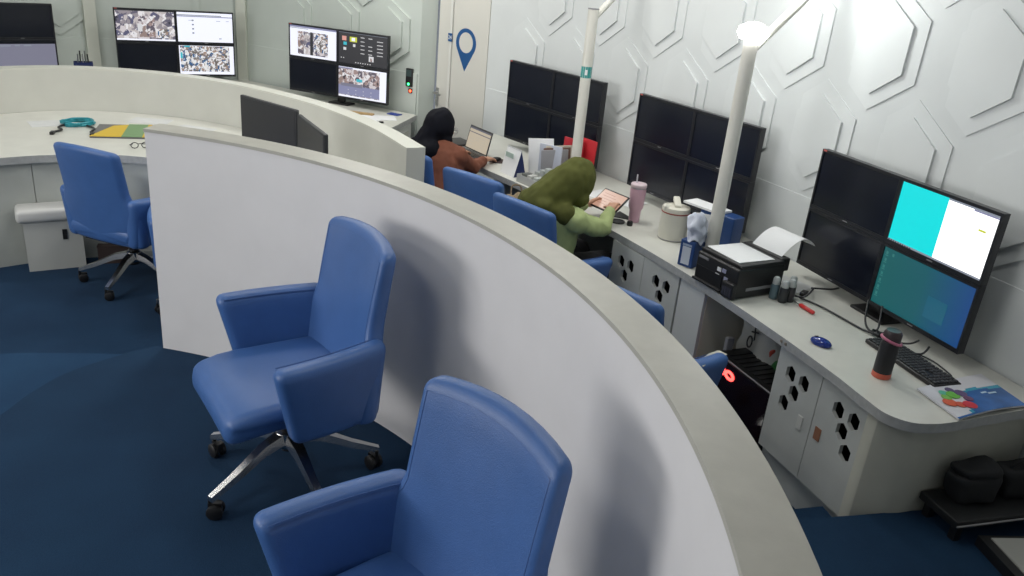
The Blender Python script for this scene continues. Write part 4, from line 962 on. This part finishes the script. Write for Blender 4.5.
for i in range(N):
    for dz in (0, -.006):
        q = [warp((i+di)/N, dj) for di, dj in ((0, 1), (1, 1), (1, 0), (0, 0))]; b.add([(x, y, z+dz) for x, y, z in q], [(0, 1, 2, 3) if dz == 0 else (3, 2, 1, 0)])
    for v in (0, 1):
        p, q = warp(i/N, v), warp((i+1)/N, v); b.add([(p[0], p[1], p[2]-.006), (q[0], q[1], q[2]-.006), q, p], [(0, 1, 2, 3)])
for u_ in (0, 1):
    p, q = warp(u_, 0), warp(u_, 1); b.add([(p[0], p[1], p[2]-.006), (q[0], q[1], q[2]-.006), q, p], [(0, 1, 2, 3)])
b.build('pages', mat('brochure_white', (.62, .62, .66), .3), t)
wave = lambda u: .97 if u < .14 else (.97-.62*(.5-.5*math.cos(PI*min(1, (u-.14)/.36))) + (.10*max(0, (u-.62))))
sheet(lambda u, v: v > wave(u), .0012, mat('brochure_blue', (.035, .13, .38), .25, var=.35, vscale=9), 'blue_field')
sheet(lambda u, v: wave(u) < v < wave(u)+.07 and u > .2, .0016, mat('brochure_teal', (.05, .32, .46), .25), 'teal_swoosh')
sheet(lambda u, v: abs(v-.52-.35*(u-.66)) < .02 and .64 < u < .84, .002, mat('brochure_line', (.5, .65, .78), .3), 'white_line')
DOTS = [(.20, .30, .030, (.10, .45, .32)), (.17, .43, .035, (.20, .45, .10)), (.27, .42, .045, (.16, .48, .08)), (.13, .58, .048, (.62, .12, .06)), (.21, .70, .034, (.58, .10, .06)), (.30, .76, .046, (.55, .04, .06)), (.38, .60, .032, (.16, .07, .14)), (.38, .42, .042, (.13, .09, .20)), (.31, .27, .030, (.10, .08, .16))]
for k, (u_, v_, r, c_) in enumerate(DOTS):
    x, y, z = warp(u_, v_); MB().lathe([(r*.6, 0), (r*.6, .0014)], 16, (x, y, z+.002)).build('print_dot', mat('dot_%d' % k, c_, .4), t, smooth=False)

# ================================================================== UNDER THE RIGHT DESK
pu = math.atan2(-.46, .20)
t = thing('computer_tower', 'black computer tower with red fan lights in the knee space', 'computer', (1.175, 3.555, 0), pu)
MB().rbox((.23, .10, .215), .006, (1, 1, 1), None, (0, .10, .217)).build('case', mat('tower_black', (.008, .008, .009), .4), t)
MB().tube([(-.225, .0, .432), (.225, .0, .432)], .004, 8).build('trim_edge', M_grey, t)
for k in range(9): MB().box((-.17+.042*k, .11, .434), (.012, .075, .002)).build('top_vent', M_black, t, smooth=False)
for k, x in enumerate((-.150, -.080)):
    f_ = MB().tube([(x+.030*math.cos(a*PI/12), -.004, .365+.018*math.sin(a*PI/12)) for a in range(25)], .008, 6).build('fan_light', emis('red_fan', (1, .06, .05), 5), t)
MB().box((0, -.0015, .22), (.215, .001, .20)).build('side_window', mat('tower_glass', (.010, .004, .006), .15), t, smooth=False)
MB().box((.2305, .03, .36), (.001, .012, .012)).build('red_button', emis('red_button', (.6, .04, .03), 1.2), t, smooth=False)
def lump(x, y, z): return x*(1+.12*math.sin(z*30+y*20)), y*(1+.15*math.sin(x*28)), z+.02*math.sin(x*35)*math.cos(y*30)
t = thing('plastic_bag', 'white and green plastic bag with black lettering stuffed behind the computer tower', 'bag', (1.39, 3.75, 0), -1.1)
MB().rbox((.16, .09, .30), .07, (8, 6, 8), lump, (-.06, 0, .32)).build('bag', mat('bag_white', (.55, .55, .50), .4), t, angle=70)
MB().rbox((.09, .08, .20), .06, (6, 6, 8), lump, (.14, -.03, .29)).build('green_pack', mat('bag_green', (.02, .14, .03), .5), t, angle=70)
MB().rbox((.03, .03, .05), .02, (3, 3, 3), lump, (.03, -.06, .46)).build('red_pack', mat('bag_red', (.45, .06, .03), .5), t, angle=70)
me = text_mesh('OX', .09, .002); me.materials.append(M_black); place('lettering', me, t, (-.08, -.105, .52), (PI/2-.4, -1.2, 0))
small('socket_strip', 'small dark strip standing at the left of the knee space', 'power strip', MB().rbox((.02, .015, .25), .006, (1, 1, 1), None, (0, 0, .25)), M_grey, (1.155, 3.80, 0), .3)

# ================================================================== NEAR RIGHT CORNER
t = thing('low_bench', 'low black bench in the near right corner', 'bench', (1.75, 2.50, PLAT), .30)
MB().rbox((.42, .10, .018), .006, (1, 1, 1), None, (.44, .12, .085)).build('top', mat('bench_black', (.010, .011, .012), .5), t)
for x in (.06, .82):
    for y in (.05, .19): MB().box((x, y, .034), (.015, .015, .034)).build('leg', M_black, t, smooth=False)
MB().tube([(.02, .016, .085), (.86, .016, .085)], .004, 6).build('edge_strip', M_grey, t)
mbag = mat('bag_black', (.008, .009, .011), .8, var=.2, vscale=20)
t = thing('bag', 'black soft bag on the low bench against the desk end panel', 'bag', (1.88, 2.70, PLAT+.103), .3)
MB().rbox((.095, .06, .065), .035, (5, 4, 4), lump, (0, 0, .065)).build('body', mbag, t, angle=70); MB().rbox((.085, .055, .02), .018, (4, 3, 2), lump, (0, 0, .135)).build('flap', mbag, t, angle=70)
t = thing('bag', 'second black bag at the right edge of the frame on the low bench', 'bag', (2.11, 2.77, PLAT+.103), .2)
MB().rbox((.11, .06, .07), .04, (5, 4, 4), lump, (0, 0, .065)).build('body', mbag, t, angle=70); MB().tube(bez([(-.06, 0, .12), (-.03, -.02, .17), (.04, -.02, .17), (.07, 0, .12)], 5), .008, 6).build('handle', mbag, t)
t = thing('framed_board', 'white board in a black frame lying on the carpet at the bottom right', 'board', (1.87, 2.49, PLAT), .12)
MB().box((.3, -.15, .022), (.30, .20, .022)).build('frame', M_black, t, smooth=False); MB().box((.31, -.14, .046), (.27, .17, .003)).build('board', mat('board_white', (.40, .40, .37), .5), t, smooth=False)
MB().rbox((.12, .02, .02), .008, (1, 1, 1), None, (.25, -.20, .068)).build('handle', M_black, t)

# ================================================================== PEOPLE
def remeshed(mb, name, m, voxel, it, parent, fold=0, fscale=30, seed=0):
    o = bpy.data.objects.new('tmp', mb.mesh('tmp', m, smooth=False)); COL.objects.link(o)
    r = o.modifiers.new('r', 'REMESH'); r.mode = 'VOXEL'; r.voxel_size = voxel
    s_ = o.modifiers.new('s', 'SMOOTH'); s_.factor = .5; s_.iterations = it
    dg = bpy.context.evaluated_depsgraph_get(); me = bpy.data.meshes.new_from_object(o.evaluated_get(dg))
    bpy.data.objects.remove(o); me.name = name
    if fold:
        from mathutils import noise
        nv = [v.normal.copy() for v in me.vertices]
        for v, n_ in zip(me.vertices, nv):
            p = v.co
            k = noise.noise(Vector((p.x*fscale*.8+seed, p.y*fscale*.8, p.z*fscale*.35))) + .5*noise.noise(Vector((p.x*fscale*2+seed, p.y*fscale*2, p.z*fscale)))
            v.co = p + n_*fold*k
    me.materials.clear(); me.materials.append(m)
    me.polygons.foreach_set('use_smooth', [True]*len(me.polygons)); me.update()
    ob = bpy.data.objects.new(name, me); COL.objects.link(ob); ob.parent = parent; return ob
def hand(b, wrist, d, up, curl, spread=.011):
    """palm, four fingers of unequal length and a thumb; d: pointing direction, up: back of the hand"""
    wrist, d, up = Vector(wrist), Vector(d).normalized(), Vector(up).normalized(); side = d.cross(up).normalized(); up = side.cross(d)
    pe = wrist + d*.075
    for sx in (-.022, -.007, .008, .022): b.capsule(wrist+side*sx*.7, pe+side*sx, .015, .011, 8)
    for sx, L in ((-.027, .058), (-.009, .070), (.009, .066), (.027, .050)):
        p0 = pe+side*sx*1.0; d1 = (d-up*math.sin(curl*.6)+side*sx*2).normalized(); p1 = p0+d1*L*.5; d2 = (d1-up*math.tan(min(1.1, curl))).normalized(); p2 = p1+d2*L*.5
        b.capsule(p0, p1, .0092, .0084, 8); b.capsule(p1, p2, .0084, .0072, 8)
    t0 = wrist+d*.02-side*.026; t1 = t0+(d*.7-side*.75-up*.25).normalized()*.038; t2 = t1+(d*.95-side*.1-up*.35).normalized()*.032
    b.capsule(t0, t1, .0115, .0098, 8); b.capsule(t1, t2, .0098, .0082, 8)
def person(name, label, o, F, head, joints, colors, hijab_fn, sleeve_end=.86):
    """o: pelvis in plan; joints: dict of world points"""
    F = Vector((F[0], F[1], 0)).normalized(); Sd = Vector((F.y, -F.x, 0)); U = Vector((0, 0, 1))
    t = thing('person', label, 'person', (o[0], o[1], 0))
    org = Vector((o[0], o[1], 0))
    def P(f, s_, z): return org + F*f + Sd*s_ + U*z
    J = {k: Vector(v) for k, v in joints.items()}; head = Vector(head)
    for k in J: J[k] = J[k]
    rotF = Matrix(((Sd.x, F.x, 0), (Sd.y, F.y, 0), (0, 0, 1)))
    hd = (J['look']).normalized(); hs = hd.cross(U).normalized(); hu = hs.cross(hd); rotH = Matrix(((hs.x, hd.x, hu.x), (hs.y, hd.y, hu.y), (hs.z, hd.z, hu.z)))
    neck = J['neck']; chest = J['chest']
    b = MB()
    b.sphere(head, (.074, .092, .108), 20, 14, rot=rotH); b.sphere(head+rotH @ Vector((0, .035, -.055)), (.052, .055, .058), 16, 10, rot=rotH)      # skull and jaw
    b.capsule(head+rotH @ Vector((0, .088, .01)), head+rotH @ Vector((0, .104, -.018)), .010, .014, 8)                                              # nose
    for sx in (-1, 1): b.sphere(head+rotH @ Vector((sx*.074, -.005, -.01)), (.012, .022, .03), 10, 8, rot=rotH)                                     # ears
    b.capsule(head+rotH @ Vector((-.022, .086, -.048)), head+rotH @ Vector((.022, .086, -.048)), .010, .010, 8)                                      # lips
    b.capsule(neck, head+rotH @ Vector((0, -.01, -.05)), .055, .052)
    b.capsule(P(0, 0, .54), chest, .12, .11, flat=(F, .75)); b.capsule(chest-Sd*.06, chest+Sd*.06, .085, .085)
    for sd in ('l', 'r'):
        b.capsule(J['sh_'+sd], J['el_'+sd], .044, .036); b.capsule(J['el_'+sd], J['wr_'+sd], .035, .024)
        hand(b, J['wr_'+sd], J['ha_'+sd]-J['wr_'+sd], J['up_'+sd], J['cu_'+sd].x)
        sg = -1 if sd == 'l' else 1
        hip = P(.02, sg*.09, .53); knee = P(.40, sg*.11, .50); ank = P(.36, sg*.11, .08)
        b.capsule(hip, knee, .075, .055); b.capsule(knee, ank, .05, .035); b.capsule(ank, P(.48, sg*.12, .05), .035, .032)
    remeshed(b, 'body', M_skin, .0065, 3, t)
    for sx in (-1, 1):
        MB().sphere(head+rotH @ Vector((sx*.030, .078, .012)), (.011, .008, .008), 10, 8, rot=rotH).build('eye', mat('eye_dark', (.03, .02, .02), .2), t)
    # top with sleeves
    c = MB(); c.capsule(P(-.01, 0, .54), chest, .178, .172, flat=(F, .86)); c.capsule(J['sh_l'], J['sh_r'], .078, .078); c.capsule(chest, neck-U*.02, .12, .075); c.capsule(P(.0, -.08, .52), P(.0, .08, .52), .13, .13)
    for sd in ('l', 'r'):
        c.capsule(J['sh_'+sd], J['el_'+sd], .066, .054); c.capsule(J['el_'+sd], J['el_'+sd].lerp(J['wr_'+sd], sleeve_end), .052, .037)
    remeshed(c, 'top', colors['top'], .010, 3, t, .008, 24, 3)
    # trousers
    c = MB()
    for sg in (-1, 1):
        c.capsule(P(-.02, sg*.09, .53), P(.42, sg*.12, .51), .098, .080); c.capsule(P(.42, sg*.12, .51), P(.37, sg*.12, .14), .075, .060)
    remeshed(c, 'trousers', colors['trousers'], .012, 3, t, .006, 20, 9)
    for sg in (-1, 1): MB().capsule(P(.35, sg*.12, .045), P(.50, sg*.13, .045), .044, .04).build('shoe', M_black, t)
    c = MB(); hijab_fn(c, P, head, rotH, J)
    remeshed(c, 'hijab', colors['hijab'], .009, 12, t, .010, 17, 17)
    return t, head, rotH

# woman in the green hijab with the tablet
def hij_green(c, P, head, R, J):
    c.sphere(head+R @ Vector((0, -.018, .012)), (.118, .128, .138), 20, 14, rot=R)
    c.capsule(head+R @ Vector((0, -.05, -.01)), P(-.02, -.03, .915), .118, .120); c.capsule(P(-.04, -.13, .89), P(.02, .12, .885), .080, .070)
    c.capsule(P(-.05, -.10, .89), P(-.12, -.13, .80), .095, .040); c.capsule(P(-.06, .02, .89), P(-.10, .03, .83), .095, .055)
    c.capsule(P(.10, -.10, .90), P(.14, .04, .86), .080, .070)
    c.capsule(head+R @ Vector((-.07, .02, -.08)), head+R @ Vector((.07, .02, -.08)), .050, .050)
person('person', 'seated woman in an olive hijab and pale green top holding a tablet', (.17, 4.53), (.75, .66), (.318, 4.62, 1.030),
   dict(look=(.66, .58, -.42), neck=(.245, 4.575, .915), chest=(.215, 4.565, .79), sh_r=(.335, 4.455, .845), sh_l=(.12, 4.70, .845),
        el_r=(.500, 4.530, .790), wr_r=(.548, 4.690, .868), ha_r=(.575, 4.765, .885), up_r=(-.25, -.3, .9), cu_r=(.75, 0, 0),
        el_l=(.265, 4.79, .79), wr_l=(.415, 4.865, .835), ha_l=(.49, 4.93, .86), up_l=(-.5, .4, .75), cu_l=(.6, 0, 0)),
   dict(top=mat('pale_green_cloth', (.36, .43, .19), .85, var=.06, vscale=14), trousers=mat('black_cloth', (.010, .010, .012), .9), hijab=mat('olive_cloth', (.085, .092, .022), .85, var=.12, vscale=12, spec=.25)), hij_green)
# woman in the black hijab at the laptop
def hij_black(c, P, head, R, J):
    c.sphere(head+R @ Vector((0, -.022, .012)), (.110, .116, .128), 20, 14, rot=R)
    c.capsule(head+R @ Vector((0, -.06, -.03)), P(-.02, -.15, .925), .080, .080); c.capsule(P(-.03, -.19, .92), P(-.02, -.06, .925), .078, .078)
    c.capsule(P(-.03, -.18, .92), P(-.06, -.20, .86), .075, .05)
    c.capsule(head+R @ Vector((-.07, .02, -.08)), head+R @ Vector((.07, .02, -.08)), .046, .046)
pt, hd_, rh_ = person('person', 'seated woman in a black hijab and brown top using a laptop', (-.60, 5.50), (.6, .8), (-.605, 5.66, 1.062),
   dict(look=(.72, .62, -.25), neck=(-.60, 5.62, .965), chest=(-.575, 5.59, .83), sh_r=(-.465, 5.545, .895), sh_l=(-.715, 5.74, .895),
        el_r=(-.365, 5.67, .800), wr_r=(-.295, 5.965, .792), ha_r=(-.225, 6.085, .790), up_r=(0, -.1, 1), cu_r=(.55, 0, 0),
        el_l=(-.62, 5.95, .80), wr_l=(-.51, 6.13, .795), ha_l=(-.46, 6.20, .79), up_l=(0, -.1, 1), cu_l=(.5, 0, 0)),
   dict(top=mat('brown_cloth', (.185, .060, .032), .85, var=.10, vscale=14), trousers=mat('black_cloth', (.010, .010, .012), .9), hijab=mat('black_hijab_cloth', (.0045, .005, .009), .9, var=.15, vscale=12, spec=.2)), hij_black, .80)
g = MB()
for sx in (-1, 1): g.tube([hd_+rh_ @ Vector((sx*.034+.025*math.cos(a*PI/7), .106, .008+.021*math.sin(a*PI/7))) for a in range(15)], .002, 6)
g.tube([hd_+rh_ @ Vector((-.01, .108, .012)), hd_+rh_ @ Vector((.01, .108, .012))], .002, 6)
for sx in (-1, 1): g.tube([hd_+rh_ @ Vector((sx*.058, .105, .012)), hd_+rh_ @ Vector((sx*.082, .02, .012))], .002, 6)
g.build('glasses', M_steel, pt)
for o in [o for o in COL.objects if o.get('category') == 'person']:
    for ch in o.children: ch.location = -o.location        # parts were modelled in world space
